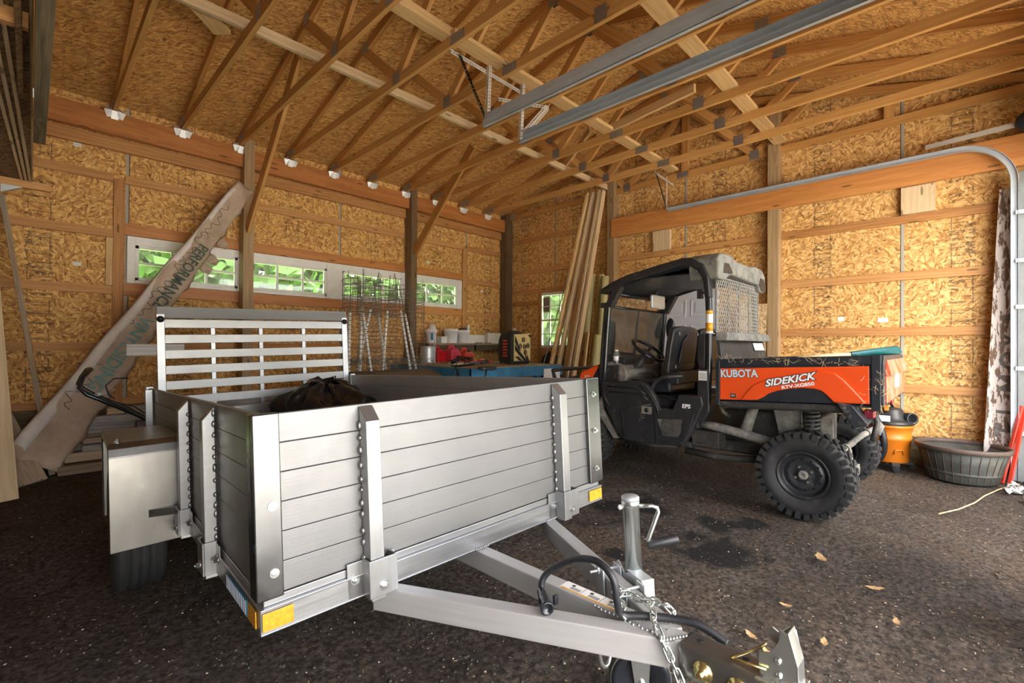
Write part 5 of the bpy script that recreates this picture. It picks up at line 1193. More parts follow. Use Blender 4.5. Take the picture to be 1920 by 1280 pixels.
# overhead rack with sheet goods at upper left
t = thing('storage_rack', 'overhead timber rack at upper left carrying dark sheets', 'rack', (-.6, 5.95, 2.62)); o = (-.6, 5.95, 2.62)
MB().box(-1.6, .115, 5.93, 5.97, 2.60, 2.665).build('cross_board', M['girt'], t, o, bevel=.002); MB().box(-1.6, -.02, 2.9, 2.94, 2.60, 2.665).build('cross_board', M['girt'], t, o); MB().box(-1.6, .07, 1.2, 1.24, 2.42, 2.511).build('cross_board', M['girt'], t, o, bevel=.002)
MB().box(-1.3, -1.21, 5.97, 6.01, 2.6, 3.74).build('hanger_post', M['girt'], t, o); MB().box(-1.3, -1.21, 2.94, 2.98, 2.6, 3.74).build('hanger_post', M['girt'], t, o); MB().box(-1.3, -1.21, 1.24, 1.28, 2.4, 3.74).build('hanger_post', M['girt'], t, o)
mb = MB(); mb.prism([(-.19, 2.60), (-.06, 2.60), (-.19, 2.53)], (0, .05, 0), lambda a, b: (a, 5.925, b)); mb.build('rack_bracket', M['galv'], t, o)
solo(MB().box(-1.35, -.005, 2.3, 5.98, 2.666, 2.684), 'stored_sheet', 'osb_dark', 'large dark board sheet lying lowest on the overhead rack', 'board sheet', 'sheets stored overhead')
solo(MB().box(-1.30, -.03, 2.2, 5.8, 2.685, 2.70), 'stored_sheet', 'osb_dark', 'second dark board sheet lying above the lowest one on the rack', 'board sheet', 'sheets stored overhead')
mb = MB(); mb.prism([(1.0, 2.512), (4.25, 2.512), (4.30, 2.56), (4.22, 2.60), (4.26, 2.658), (1.0, 2.658)], (.055, 0, 0), lambda a, b: (.0, a, b)); solo(mb, 'stored_board', 'darkplank', 'dark rough-edged board hanging beside the overhead rack', 'board', 'dark boards overhead')
mb = MB(); mb.prism([(1.0, 2.60), (3.60, 2.57), (3.66, 2.655), (1.0, 2.655)], (.022, 0, 0), lambda a, b: (-.06, a, b)); solo(mb, 'stored_board', 'osb_dark', 'thin dark splintered board under the sheets on the rack', 'board', 'dark boards overhead')
for i, (x, lab) in enumerate(((-.165, 'left'), (-.125, 'middle'), (-.085, 'right'))):
    solo(MB().bar((x - .03, 2.4, 2.655), (x + .10 - i * .015, 5.90, 2.655), .016, .012), 'trim_strip', 'stud_pale', '%s one of three white trim strips under the overhead sheets' % lab, 'strip', 'white trim strips overhead', 0)
solo(MB().bar((-.014, 2.3, 2.675), (-.002, 5.92, 2.676), .009, .03), 'trim_strip', 'stud_pale', 'white trim strip along the right edge of the overhead sheets', 'strip', 'white trim strips overhead', 0)
# ------------------------------------------------------------ workbench and what stands on it
BZ = .955
def bench():
    t = thing('workbench', 'large workbench with worn blue painted aprons in the corner', 'workbench', (4.8, 5.4, 0)); o = (4.8, 5.4, 0)
    mb = MB(); mb.box(3.90, 5.75, 4.50, 6.40, BZ - .035, BZ); mb.build('worktop', M['benchtop'], t, o, bevel=.004)
    for b in ((3.885, 3.925, 4.48, 6.38, .80, BZ - .012), (3.885, 5.75, 4.475, 4.515, .80, BZ - .012), (5.71, 5.75, 4.5, 6.38, .80, BZ - .036)): MB().box(*b).build('apron', M['blue'], t, o, bevel=.003)
    for (x, y) in ((3.93, 4.52), (5.2, 4.52), (5.66, 4.52), (3.93, 6.3), (5.66, 6.3)): MB().box(x, x + .09, y, y + .09, 0, .92).build('leg', M['blue'], t, o, bevel=.003)
    MB().box(3.93, 5.74, 4.6, 6.3, .28, .31).build('storage_shelf', M['oldplank'], t, o)
bench()
solo(MB().box(5.28, 5.66, 4.455, 4.47, .0, .90), 'white_board', 'whitepaint', 'white board leaning under the right end of the workbench', 'board')
def shelf():
    t = thing('wall_shelf', 'long wooden wall shelf above the workbench on the left wall', 'shelf', (5.4, 6.4, 1.2)); o = (5.4, 6.4, 1.2)
    MB().box(4.50, 6.44, 6.24, 6.595, 1.245, 1.272).build('shelf_board', M['oldplank'], t, o); MB().box(4.52, 6.44, 6.26, 6.30, 1.15, 1.245).build('shelf_rail', M['darkplank'], t, o)
    for x in (4.6, 5.5, 6.3): MB().box(x, x + .04, 6.26, 6.595, 1.16, 1.245).build('shelf_bracket', M['darkplank'], t, o)
shelf()
def pail(x, y, z, r, h, label, handle=True):
    t = thing('pail', label, 'pail', (x, y, z), None, 'white pails on the wall shelf'); o = (x, y, z)
    MB().lathe([(0, 0), (r * .86, 0), (r * .88, .01), (r * .97, h * .80), (r * 1.04, h * .80), (r * 1.04, h * .84), (r, h * .85), (r * 1.01, h * .97), (r * 1.04, h), (r * .98, h), (r * .96, h * .9), (r * .84, .02), (0, .02)], o, (0, 0, 1), 28).build('bucket', M['white'], t, o)
    if handle: MB().tube([(x + r * 1.05 * cos(a), y - r * 1.05 * abs(sin(a)) * .55 - .02, z + h * .82 - .10 * sin(a)) for a in [pi * i / 14 for i in range(15)]], .004, 6).build('bail_handle', M['galv'], t, o)
    return t
p_ = pail(5.075, 6.40, 1.272, .125, .245, 'left of the two white pails side by side, dark lettering on its side'); text('LITE', .045, M['print'], p_, (5.17, 6.285, 1.315), (0, 0, 1), (-1, 0, 0), 'lettering', .001, 1, 0, (5.075, 6.40, 1.272))
pail(5.345, 6.40, 1.272, .125, .235, 'right of the two white pails side by side, dark stuff on top')
mb = MB(); [mb.ball((5.345 + rnd(-.07, .07), 6.40 + rnd(-.07, .07), 1.505), .03, 8, 6, jit=.2) for _ in range(7)]; solo(mb, 'rag_bundle', 'black', 'dark rags bundled on top of the right white pail', 'rags', None, 0)
mb = MB().lathe([(0, 0), (.02, 0), (.03, .03), (.022, .08), (0, .1)], (5.43, 6.36, 1.51), (0, 0, 1), 10); solo(mb, 'spray_bottle', 'white', 'small white bottle standing on the right white pail', 'bottle', None, 0)
t = pail(4.66, 6.40, 1.272, .095, .23, 'small white pail with a crumpled white bag in it', False)
mb = MB().grid(lambda a, b: (4.66 + (.085 - .05 * b) * cos(2 * pi * a) * (1 + .25 * sin(a * 31)), 6.38 + (.085 - .05 * b) * sin(2 * pi * a) * (1 + .25 * sin(a * 25)), 1.44 + .13 * b + .03 * sin(a * 37) * b), 28, 6); solo(mb, 'plastic_bag', 'white', 'crumpled white plastic bag stuffed in the small pail', 'bag', None, 0)
mb = MB().box(4.59, 4.63, 6.299, 6.303, 1.32, 1.44); solo(mb, 'pail_sticker', 'blue', 'blue sticker on the front of the small pail', 'sticker', None, 0)
solo(MB().box(4.83, 4.95, 6.34, 6.50, 1.272, 1.385), 'white_box', 'white', 'small white box left of the white pails on the shelf', 'box')
solo(MB().box(5.48, 6.40, 6.50, 6.58, 1.272, 1.43), 'white_trim_board', 'whitepaint', 'long white board lying on edge on the shelf right of the pails', 'board')
solo(MB().box(5.95, 6.42, 6.40, 6.49, 1.272, 1.47), 'white_trim_board', 'whitepaint', 'shorter white board on the shelf end beside the corner post', 'board')
mb = MB()
for i in range(20): c = V((rnd(5.60, 5.95), rnd(6.30, 6.40), 1.274)); mb.ball(c, rnd(.015, .035), 7, 4, (1, 1, .5), .3)
solo(mb, 'dry_leaf_litter', 'leaf', 'brown crumbled leaves lying on the shelf', 'leaves', None, 0, 'stuff')
# spool of wire
t = thing('wire_spool', 'silver spool of wire at the left of the red fuel cans', 'spool', (4.255, 5.92, BZ)); o = (4.255, 5.92, BZ)
prf = [(0, 0), (.12, 0), (.12, .012)]
for i in range(16): prf += [(.112, .016 + i * .0145), (.120, .023 + i * .0145)]
prf += [(.12, .25), (.12, .262), (0, .262)]
MB().lathe(prf, o, (0, 0, 1), 30).build('wire_winding', M['galv'], t, o); MB().lathe([(.10, .262), (.128, .262), (.128, .272), (.02, .272), (.02, .262)], o, (0, 0, 1), 24).build('spool_rim', M['alu_smooth'], t, o)
mb = MB().cyl((4.36, 5.90, BZ + .1), (4.36, 5.90, BZ + .37), .010, 8); solo(mb, 'steel_rod', 'galv', 'short steel rod standing beside the wire spool', 'rod', None, 0)
def fuel_can(x, y, w, d, h, mat, label, spout=True, tilt=0):
    t = thing('fuel_can', label, 'fuel can', (x, y, BZ), (0, 0, tilt), 'red fuel cans on the workbench')
    mb = MB().prism([(-w / 2, 0), (w / 2, 0), (w / 2, h * .72), (w * .30, h * .92), (w * .12, h), (-w * .40, h), (-w / 2, h * .9)], (0, d, 0), lambda a, b: (a, -d / 2, b)); mb.build('can_body', M[mat], t, bevel=.022, seg=3)
    MB().tube([(-w * .38, 0, h - .01), (-w * .36, 0, h + .045), (-w * .05, 0, h + .05), (w * .10, 0, h - .005)], .016, 8, flat=1.5).build('can_handle', M[mat], t)
    MB().lathe([(0, 0), (.028, 0), (.028, .03), (0, .035)], (w * .30, 0, h * .92), (.4, 0, 1), 12).build('can_cap', M['black' if spout else mat], t)
    mb = MB(); mb.tube([(-w * .2, -d / 2 - .001, h * .45), (w * .2, -d / 2 - .001, h * .45), (w * .2, -d / 2 - .001, h * .7), (-w * .2, -d / 2 - .001, h * .7)], .006, 5, True); mb.build('can_emboss', M[mat], t)
fuel_can(4.60, 6.12, .20, .20, .20, 'red', 'bright red fuel can next to the wire spool', False, .1)
fuel_can(4.79, 5.98, .19, .20, .225, 'pinkred', 'faded pinkish red fuel can, second from the wire spool', False, -.1)
fuel_can(4.96, 6.20, .15, .16, .17, 'red', 'small dark red fuel can tucked behind the faded one', False, .2)
fuel_can(5.10, 6.03, .23, .20, .175, 'redorange', 'orange-red fuel can with black spout, rightmost of the row', True, .1)
# loose bits on the bench
random.seed(3)
bits = [('hand_saw', 'redorange', 'small red-orange tool lying on the workbench near the bag target', (4.75, 5.3)), ('hose_coil', 'cable', 'thin dark hose coiled on the workbench', (4.85, 5.75)), ('wood_scrap', 'stud_pale', 'thin wood scrap lying on the bench near its front corner', (4.15, 5.0)), ('wood_scrap', 'lumber', 'second wood scrap lying behind the bicycle handlebar', (4.35, 5.35)), ('pvc_pipe', 'white', 'thin white pipe lying on the bench toward the bag target', (4.95, 5.55))]
for nm, mt, lab, (x, y) in bits:
    mb = MB()
    if nm == 'hose_coil': mb.tube([(x + (.13 + .01 * sin(a * 3)) * cos(a), y + .12 * sin(a), BZ + .012 + .05 * abs(sin(a * .5)) + .004 * a) for a in [i * .25 for i in range(60)]], .008, 6)
    elif nm == 'hand_saw': mb.bar((x, y, BZ + .035), (x + .14, y + .05, BZ + .035), .06, .07); mb.cyl((x + .14, y + .05, BZ + .04), (x + .30, y + .02, BZ + .03), .018, 8)
    elif nm == 'pvc_pipe': mb.cyl((x - .1, y + .05, BZ + .014), (x + .40, y - .16, BZ + .014), .013, 10)
    else: mb.bar((x - .16, y - .05, BZ + .012), (x + .16, y + .06, BZ + .012), .05, .024)
    solo(mb, nm, mt, lab, nm.replace('_', ' '), None, .003)
mb = MB()
for i in range(90):
    c = V((rnd(3.98, 5.2), rnd(4.9, 6.0), BZ + .008)); d = V((rnd(-1, 1), rnd(-1, 1), rnd(-.05, .25))).normalized() * rnd(.02, .07); mb.bar(c - d + V((0, 0, .01)), c + d + V((0, 0, .01)), rnd(.006, .02), .008)
solo(mb, 'bench_scraps', 'oldplank', 'scattered wood chips and scraps covering the workbench top', 'scraps', None, 0, 'stuff')
# archery bag target
def bag_target():
    x, y, z = 5.235, 5.02, BZ; t = thing('archery_target', 'yellow and black striped archery bag target on the workbench', 'archery target', (x, y, z), (0, 0, .12))
    mb = MB(); w, d, h = .245, .135, .49
    def sq(a, b):
        th = 2 * pi * a; c, s = cos(th), sin(th); k = 1 / max(abs(c), abs(s)); k = 1 + (k - 1) * .86
        f = 1 - .10 * abs(2 * b - 1) ** 3; f2 = 1 - .30 * max(0, b - .8) * 4 * .5
        return (w * c * k * f * f2, d * s * k * f, h * b + .02 * sin(th * 2) * b)
    mb.grid(sq, 40, 14); mb.quad((-w * .6, -d * .6, h * .998), (w * .6, -d * .6, h * .998), (w * .6, d * .6, h * .998), (-w * .6, d * .6, h * .998)); mb.build('bag_body', M['targetblack'], t)
    F = -d - .006; fm = MB()
    fm.grid(lambda a, b: (-w * .86 + a * w * 1.76, F - .006 - .018 * sin(pi * a) * sin(pi * b), h * (.10 + .82 * b) + .03 * a * (b > .5)), 12, 12); fm.build('target_face', M['cream'], t, solid=.004)
    sm = MB()
    for pl in ([(-.21, .12), (-.12, .12), (-.02, .05), (-.10, .06)], [(-.21, .30), (-.15, .24), (.00, .13), (.10, .05), (.03, .05), (-.10, .14), (-.21, .22)], [(-.21, .43), (-.17, .38), (-.10, .24), (-.05, .20), (-.12, .22), (-.21, .34)], [(.10, .16), (.16, .05), (.11, .05)], [(.20, .46), (.12, .45), (.20, .40)], [(.04, .17), (.13, .07), (.08, .06)]):
        sm.prism(pl, (0, .003, 0), lambda a, b: (a, F - .030, b))
    sm.build('stripe', M['targetblack'], t)
    for (cx, cz) in ((.03, .27), (-.075, .275), (.12, .285), (.0, .375), (.05, .185)):
        cm = MB()
        for r0, r1 in ((.040, .030), (.020, .012)):
            cm.lathe([(r0, 0), (r0, .004), (r1, .004), (r1, 0)], (cx, F - .028, cz), (0, -1, 0), 20, True, True)
        cm.build('bullseye', M['targetblack'], t)
    lm = MB(); lm.tube([(-.03, 0, h - .02), (-.025, 0, h + .06), (.02, 0, h + .065), (.05, 0, h - .02)], .014, 6, flat=.4); lm.build('carry_strap', M['white'], t)
    im = MB()
    for i in range(6): im.box(-w - .012, -w - .004, -.05 + .012 * (i % 2), .03, .12 + i * .045, .14 + i * .045)
    im.build('target_print', M['redorange'], t)
bag_target()
# bicycle leaning on the bench
def bicycle():
    t = thing('bicycle', 'dark bicycle leaning on the front of the blue workbench', 'bicycle', (3.75, 4.3, 0)); o = (3.75, 4.3, 0); y = 4.27
    for x in (3.22, 4.28):
        w = MB(); w.tube([(x + .335 * cos(a), y, .345 + .335 * sin(a)) for a in [2 * pi * i / 40 for i in range(40)]], .018, 8, True); w_ = w.build('tyre', M['rubber'], t, o)
        s = MB(); [s.cyl((x, y, .345), (x + .32 * cos(a), y, .345 + .32 * sin(a)), .0015, 4) for a in [2 * pi * i / 24 for i in range(24)]]; s.build('spokes', M['galv'], w_, o)
    f = MB(); A, B_, C, D = (3.52, y, .82), (3.93, y, .80), (3.75, y, .30), (4.28, y, .345)
    for a, b in ((A, B_), (A, C), (B_, C), (C, D), (B_, D)): f.cyl(a, b, .017, 10)
    f.cyl((3.50, y, .90), (3.22, y, .345), .015, 10); f.cyl(B_, (3.95, y, .93), .013, 8); f.build('frame', M['blacksteel'], t, o)
    h = MB().tube([(3.50, y, .88), (3.485, y, .97), (3.47, y, 1.00)], .016, 8); h.tube([(3.62, y - .30, 1.055), (3.53, y - .20, 1.02), (3.46, y - .05, 1.0), (3.47, y + .08, 1.0), (3.56, y + .22, 1.02), (3.66, y + .26, 1.03)], .013, 8); h_ = h.build('handlebar', M['blackgloss'], t, o)
    for s in (-1, 1): MB().cyl((3.60, y + s * .27 - .02, 1.045), (3.70, y + s * .27 - .02, 1.06), .019, 10).build('grip', M['cable'], h_, o)
    MB().tube([(3.5, y - .1, 1.0), (3.58, y - .06, 1.10), (3.50, y, 1.06), (3.46, y + .05, .9)], .005, 6).build('brake_cable', M['cable'], h_, o)
    s = MB().prism([(3.82, 0), (3.86, .055), (4.0, .085), (4.06, .08), (4.06, -.08), (4.0, -.085), (3.86, -.055)], (0, 0, .045), lambda a, b: (a, y + b, .935)); s.build('saddle', M['black'], t, o, bevel=.015)
    MB().lathe([(.085, -.004), (.095, 0), (.085, .004)], (3.75, y - .03, .30), (0, 1, 0), 24).build('chainring', M['galv'], t, o)
    for s, dz in ((-1, 1), (1, -1)): MB().tube([(3.75, y + s * .05, .30), (3.75 + .12 * dz, y + s * .07, .30 - .11 * dz), (3.75 + .12 * dz, y + s * .14, .30 - .11 * dz)], .010, 6).build('crank', M['blacksteel'], t, o)
bicycle()
# pile of black hose and cord at the end of the bench
random.seed(9); mb = MB()
for i in range(46):
    x0 = rnd(5.78, 6.36); y0 = rnd(4.55, 5.1); top = V((6.25 + rnd(-.16, .12), 5.05 + rnd(-.12, .2), 1.02 + rnd(-.12, .12)))
    mb.tube([(x0, y0, rnd(.02, .1)), (x0 * .6 + top.x * .4 + rnd(-.04, .04), y0 * .6 + top.y * .4, .45 + rnd(-.1, .1)), top, (top.x + .05, top.y + .08, top.z - .06), (top.x + .08, top.y + .10, .4)], rnd(.009, .022), 6)
solo(mb, 'hose_pile', 'black', 'heap of black hoses and cords draped beside the workbench', 'hoses', None, 0, 'stuff')
# ------------------------------------------------------------ wire plant cages on a roll of netting
def cage_mesh(x, y, z, legs, r, h0, h1, label):
    t = thing('wire_cage', label, 'plant cage', (x, y, z), None, 'wire plant cages with white legs'); o = (x, y, z)
    rm = MB()
    for k in range(8):
        zz = h0 + (h1 - h0) * k / 7; q = r * (1 + .06 * sin(k * 2.1)); rm.tube([(x + q * cos(a), y + q * sin(a), zz + .012 * sin(a * 2 + k)) for a in [2 * pi * i / 22 for i in range(22)]], .0032, 4, True)
    for i in range(22):
        a = 2 * pi * i / 22; rm.tube([(x + r * cos(a), y + r * sin(a), h0 - .02), (x + r * cos(a + .04), y + r * sin(a + .04), h1 + (.03 if i % 3 else .11))], .0026, 4)
    rm.build('mesh', M['wire'], t, o)
    lo = MB()
    for k in range(14):
        zz = z + .03 + (h0 - z) * k / 14; q = r * (1.08 + .05 * sin(k)); lo.tube([(x + q * cos(a), y + q * sin(a), zz) for a in [2 * pi * i / 18 for i in range(18)]], .0016, 3, True)
    for i in range(20):
        a = 2 * pi * i / 20; lo.tube([(x + r * 1.08 * cos(a), y + r * 1.08 * sin(a), z), (x + r * cos(a), y + r * sin(a), h0)], .0013, 3)
    lo.build('fine_mesh', M['wire'], t, o)
    for (bx, by, tx, ty, tz_) in legs:
        lg = MB().cyl((bx, by, z), (bx + (tx - bx) * .62, by + (ty - by) * .62, z + (tz_ - z) * .62), .0145, 10); l_ = lg.build('leg', M['white'], t, o)
        bm = MB()
        for j in range(13):
            u = .03 + j * .046; c = V((bx + (tx - bx) * u, by + (ty - by) * u, z + (tz_ - z) * u)); bm.lathe([(.0158, -.004), (.0158, .004)], c, (tx - bx, ty - by, tz_ - z), 8)
        bm.build('wire_tie', M['wire'], l_, o)
        MB().cyl((bx + (tx - bx) * .62, by + (ty - by) * .62, z + (tz_ - z) * .62), (tx, ty, tz_), .005, 6).build('spike', M['wire'], l_, o)
Z0 = .93
cage_mesh(2.72, 5.10, Z0, [(2.535, 5.05, 2.545, 5.05, 2.02), (2.70, 5.10, 2.73, 5.1, 2.14), (2.80, 5.02, 2.66, 5.10, 2.03), (2.76, 5.28, 2.98, 5.18, 2.13)], .22, 1.60, 1.98, 'left one of three wire plant cages behind the trailer')
cage_mesh(3.04, 5.32, Z0, [(3.16, 5.30, 2.97, 5.3, 2.05), (3.0, 5.10, 3.10, 5.12, 2.10)], .24, 1.62, 2.0, 'middle one of three wire plant cages behind the trailer')
cage_mesh(3.36, 5.14, Z0, [(3.36, 5.05, 3.18, 5.15, 2.14), (3.48, 5.10, 3.25, 5.18, 2.07)], .22, 1.60, 1.97, 'right one of three wire plant cages, next to the workbench')
def net_roll():
    t = thing('netting_roll', 'brown roll of wire netting lying under the plant cages', 'netting', (3.05, 5.2, 0)); o = (3.05, 5.2, 0)
    mb = MB(); mb.lathe([(.0, -.72), (.44, -.72), (.455, -.70), (.455, .70), (.44, .72), (0, .72)], (3.08, 5.22, .46), (1, 0, 0), 30); mb.build('roll', M['brownnet'], t, o)
    w = MB()
    for i in range(70):
        a = rad(35) + rad(230) * rnd(0, 1); p = (5.22 - .462 * sin(a), .46 + .462 * cos(a))
        w.tube([(2.37, p[0], p[1]), (3.79, p[0] + rnd(-.02, .02), p[1])], .0022, 3)
    for i in range(46):
        x = 2.38 + i * .031; w.tube([(x, 5.22 - .464 * sin(a), .46 + .464 * cos(a)) for a in [rad(-40) + rad(230) * k / 14 for k in range(15)]], .002, 3)
    w.build('netting_wire', M['wire'], t, o)
net_roll()
random.seed(13); mb = MB()
for i in range(60):
    c = V((rnd(2.5, 3.6), rnd(4.92, 5.4), .945 + rnd(0, .05))); r = rnd(.05, .17); a0 = rnd(0, 6.28)
    mb.tube([c + V((r * cos(a0 + a), r * .6 * sin(a0 + a), .02 + .10 * abs(sin(a * 1.3 + i)) * rnd(.5, 1))) for a in [j * .45 for j in range(9)]], .0026, 4)
solo(mb, 'wire_tangle', 'wire', 'tangle of loose wire around the feet of the plant cages', 'wire', None, 0, 'stuff')
# ------------------------------------------------------------ boards and posts leaning on the right wall
bl = ['leftmost of the long pale boards leaning in front of the tall window', 'second from the left of the long leaning boards', 'widest of the long leaning boards, in the middle', 'fourth from the left of the long leaning boards', 'rightmost of the long leaning boards, beside the round posts']
for i, (yb, xb, yt, xt, w, h, mt) in enumerate([(4.92, 5.72, 4.325, 6.20, .04, .09, 'lumber'), (4.78, 5.74, 4.235, 6.22, .04, .09, 'stud_pale'), (4.64, 5.82, 4.17, 6.28, .14, .04, 'lumber'), (4.53, 5.76, 4.11, 6.21, .04, .09, 'stud_pale'), (4.44, 5.78, 4.06, 6.22, .04, .09, 'stud_pale')]):
    plank('leaning_lumber', (xb, yb, .0), (xt, yt, 3.68), w if w < .1 else .04, h if w < .1 else .14, mt, bl[i], 'board', 'long boards leaning on the right wall', (0, 1, 0) if w > .1 else (1, 0, 0))
solo(MB().cyl((5.66, 5.12, 0), (6.33, 4.62, 3.02), .009, 8), 'conduit_pipe', 'galv', 'thin grey conduit leaning left of the long boards', 'pipe', 'thin pipes by the window', 0)
solo(MB().cyl((5.60, 4.86, 0), (6.30, 4.67, 2.30), .011, 8), 'conduit_pipe', 'alu_smooth', 'shiny thin pipe leaning between the long boards and the window', 'pipe', 'thin pipes by the window', 0)
fl_ = ['left one of the tall round green fence posts, dark streaked top', 'middle one of the tall round fence posts, darkest', 'right one of the tall round fence posts, palest', 'shorter cut round post in front of the tall fence posts, lower right']
for i, (yb, xb, yt, xt, zt, r) in enumerate([(4.56, 6.28, 4.40, 6.44, 2.42, .062), (4.42, 6.36, 4.27, 6.50, 2.41, .060), (4.27, 6.28, 4.13, 6.40, 2.36, .066), (4.22, 6.10, 4.17, 6.24, 1.42, .066)]):
    mb = MB(); p0, p1 = V((xb, yb, 0)), V((xt, yt, zt)); mb.tube([p0.lerp(p1, k / 8) for k in range(9)], [r * (1.06 - .02 * k + rnd(-.01, .01)) for k in range(9)], 16); solo(mb, 'fence_post', 'treated', fl_[i], 'fence post', 'round fence posts by the vehicle', .004)
for i, (yb, xb, yt, xt, zt, lab) in enumerate([(4.42, 5.98, 4.36, 6.20, 1.45, 'left one of two short thin stakes in front of the round posts'), (4.34, 5.96, 4.29, 6.16, 1.46, 'right one of two short thin stakes in front of the round posts')]): plank('stake_board', (xb, yb, 0), (xt, yt, zt), .035, .045, 'lumber', lab, 'stake', 'short stakes by the round posts', (1, 0, 0))
# old six-panel door and OSB offcut behind the vehicle
def old_door():
    t = thing('spare_door', 'old grey six-panel door leaning on the right wall behind the vehicle cab', 'door', (6.5, 2.85, 0), (0, rad(3.2), 0)); W, H = .82, 2.05
    mb = MB().box(-.02, .02, -W / 2, W / 2, 0, H); mb.build('door_slab', M['doorgrey'], t, bevel=.003)
    for (y0, y1) in ((-.34, -.045), (.045, .34)):
        for (z0, z1) in ((.20, .78), (.92, 1.56), (1.68, 1.92)):
            fm = MB(); fm.box(-.026, -.02, y0 + .05, y1 - .05, z0 + .05, z1 - .05)
            fm.bar((-.022, y0, z0), (-.022, y1, z0), .012, .02); fm.bar((-.022, y0, z1), (-.022, y1, z1), .012, .02); fm.bar((-.022, y0, z0), (-.022, y0, z1), .012, .02, (0, 1, 0)); fm.bar((-.022, y1, z0), (-.022, y1, z1), .012, .02, (0, 1, 0))
            fm.build('door_panel', M['doorgrey'], t, bevel=.003)
old_door()
mb = MB().bar((6.33, 3.80, .0), (6.52, 3.72, 1.98), .72, .014, (1, 0, 0)); 
solo(mb, 'board_offcut', 'osb_scrap', 'pale wood-chip board offcut leaning behind the vehicle windscreen', 'board sheet', None, 0)
plank('leaning_lumber', (6.28, 3.48, 0), (6.52, 3.34, 1.95), .04, .19, 'lumber', 'wide pale plank leaning behind the vehicle windscreen', 'board', None, (0, 1, 0))
mb = MB().bar((6.40, 2.0, .0), (6.50, 1.98, 1.80), .36, .014, (1, 0, 0)); solo(mb, 'board_offcut', 'osb_scrap', 'pale board offcut leaning behind the vehicle rear mesh', 'board sheet', None, 0)
# ------------------------------------------------------------ shop vacuum, tub, sign and litter by the door
def vac():
    x, y = 6.26, .56; t = thing('shop_vacuum', 'orange shop vacuum with black lid and hose behind the vehicle', 'vacuum cleaner', (x, y, 0)); o = (x, y, 0)
    MB().lathe([(0, .075), (.145, .075), (.155, .09), (.168, .30), (.178, .31), (.178, .335), (.172, .345), (.182, .43), (.192, .435), (.192, .46), (0, .46)], o, (0, 0, 1), 32).build('drum', M['vacorange'], t, o)
    MB().lathe([(.185, .46), (.198, .465), (.198, .485), (.17, .50), (.13, .53), (.11, .60), (.09, .625), (0, .63)], o, (0, 0, 1), 32).build('lid', M['black'], t, o)
    mb = MB().lathe([(.052, 0), (.058, .01), (.058, .11), (.042, .11), (.042, .03), (0, .03)], (x + .03, y - .11, .525), (-.65, -.6, .05), 18); mb.build('exhaust_port', M['blackgloss'], t, o)
    MB().tube([(x - .06, y + .02, .60), (x - .05, y + .02, .665), (x + .01, y, .68), (x + .06, y - .02, .62)], .014, 8).build('lid_handle', M['black'], t, o)
    MB().box(x - .20, x - .192, y - .02, y + .08, .50, .56).build('vac_label', M['letters'], t, o); MB().box(x - .12, x - .08, y + .0, y + .04, .60, .655).build('switch', M['vacorange'], t, o, bevel=.006)
    P = [V(p) for p in ((x - .17, y + .10, .56), (x - .24, y + .10, .55), (x - .32, y + .05, .46), (x - .34, y + .02, .34), (x - .30, y + .03, .20), (x - .24, y + .09, .10), (x - .12, y + .22, .07))]
    Q = []
    for i in range(len(P) - 1):
        a, b, c, d = P[max(i - 1, 0)], P[i], P[i + 1], P[min(i + 2, len(P) - 1)]
        for k in range(12): u = k / 12; Q.append(.5 * ((2 * b) + (c - a) * u + (2 * a - 5 * b + 4 * c - d) * u * u + (3 * b - a - 3 * c + d) * u ** 3))
    MB().tube(Q, [.034 if i % 2 else .030 for i in range(len(Q))], 12).build('hose', M['cable'], t, o)
    for a in (rad(20), rad(110), rad(200), rad(290)):
        c = V((x + .19 * cos(a), y + .19 * sin(a), 0)); mb = MB(); mb.bar(V((x + .10 * cos(a), y + .10 * sin(a), .07)), c + V((0, 0, .065)), .07, .035); mb.cyl(c + V((-.014, 0, .028)), c + V((.014, 0, .028)), .028, 14); mb.build('caster', M['black'], t, o, bevel=.003)
    mb = MB().tube([(x - .172 * 1.0, y - .05, .17), (x - .165, y - .06, .215), (x - .13, y - .115, .215), (x - .12, y - .12, .17)], .006, 6); mb.build('drum_grip', M['vacorange'], t, o)
    text('WET DRY', .022, M['print'], t, (x - .150, y - .088, .225), (.72, -.69, 0), (0, 0, 1), 'lettering', .001, 1, 0, o) if 0 else None
vac()
def tub():
    x, y = 6.215, .02; t = thing('planter_tub', 'wide grey half-barrel planter tub near the right wall', 'tub', (x, y, 0)); o = (x, y, 0)
    mb = MB(); mb.lathe([(0, 0), (.245, 0), (.25, .01), (.29, .175), (.325, .29), (.315, .29), (.28, .17), (.24, .02), (0, .02)], o, (0, 0, 1), 40); mb.build('tub_wall', M['tub'], t, o)
    MB().lathe([(.325, .285), (.342, .29), (.348, .325), (.340, .332), (.322, .33), (.315, .288)], o, (0, 0, 1), 40, True, True).build('tub_rim', M['tubrim'], t, o)
    MB().lathe([(.262, .07), (.268, .072), (.276, .098), (.271, .10)], o, (0, 0, 1), 40).build('tub_band', M['tub'], t, o)
    gm = MB(); [gm.bar((x + .2495 * cos(a), y + .2495 * sin(a), .008), (x + .323 * cos(a), y + .323 * sin(a), .285), .005, .004, (cos(a), sin(a), 0)) for a in [2 * pi * i / 30 for i in range(30)]]; gm.build('stave_joint', M['tubrim'], t, o)
tub()
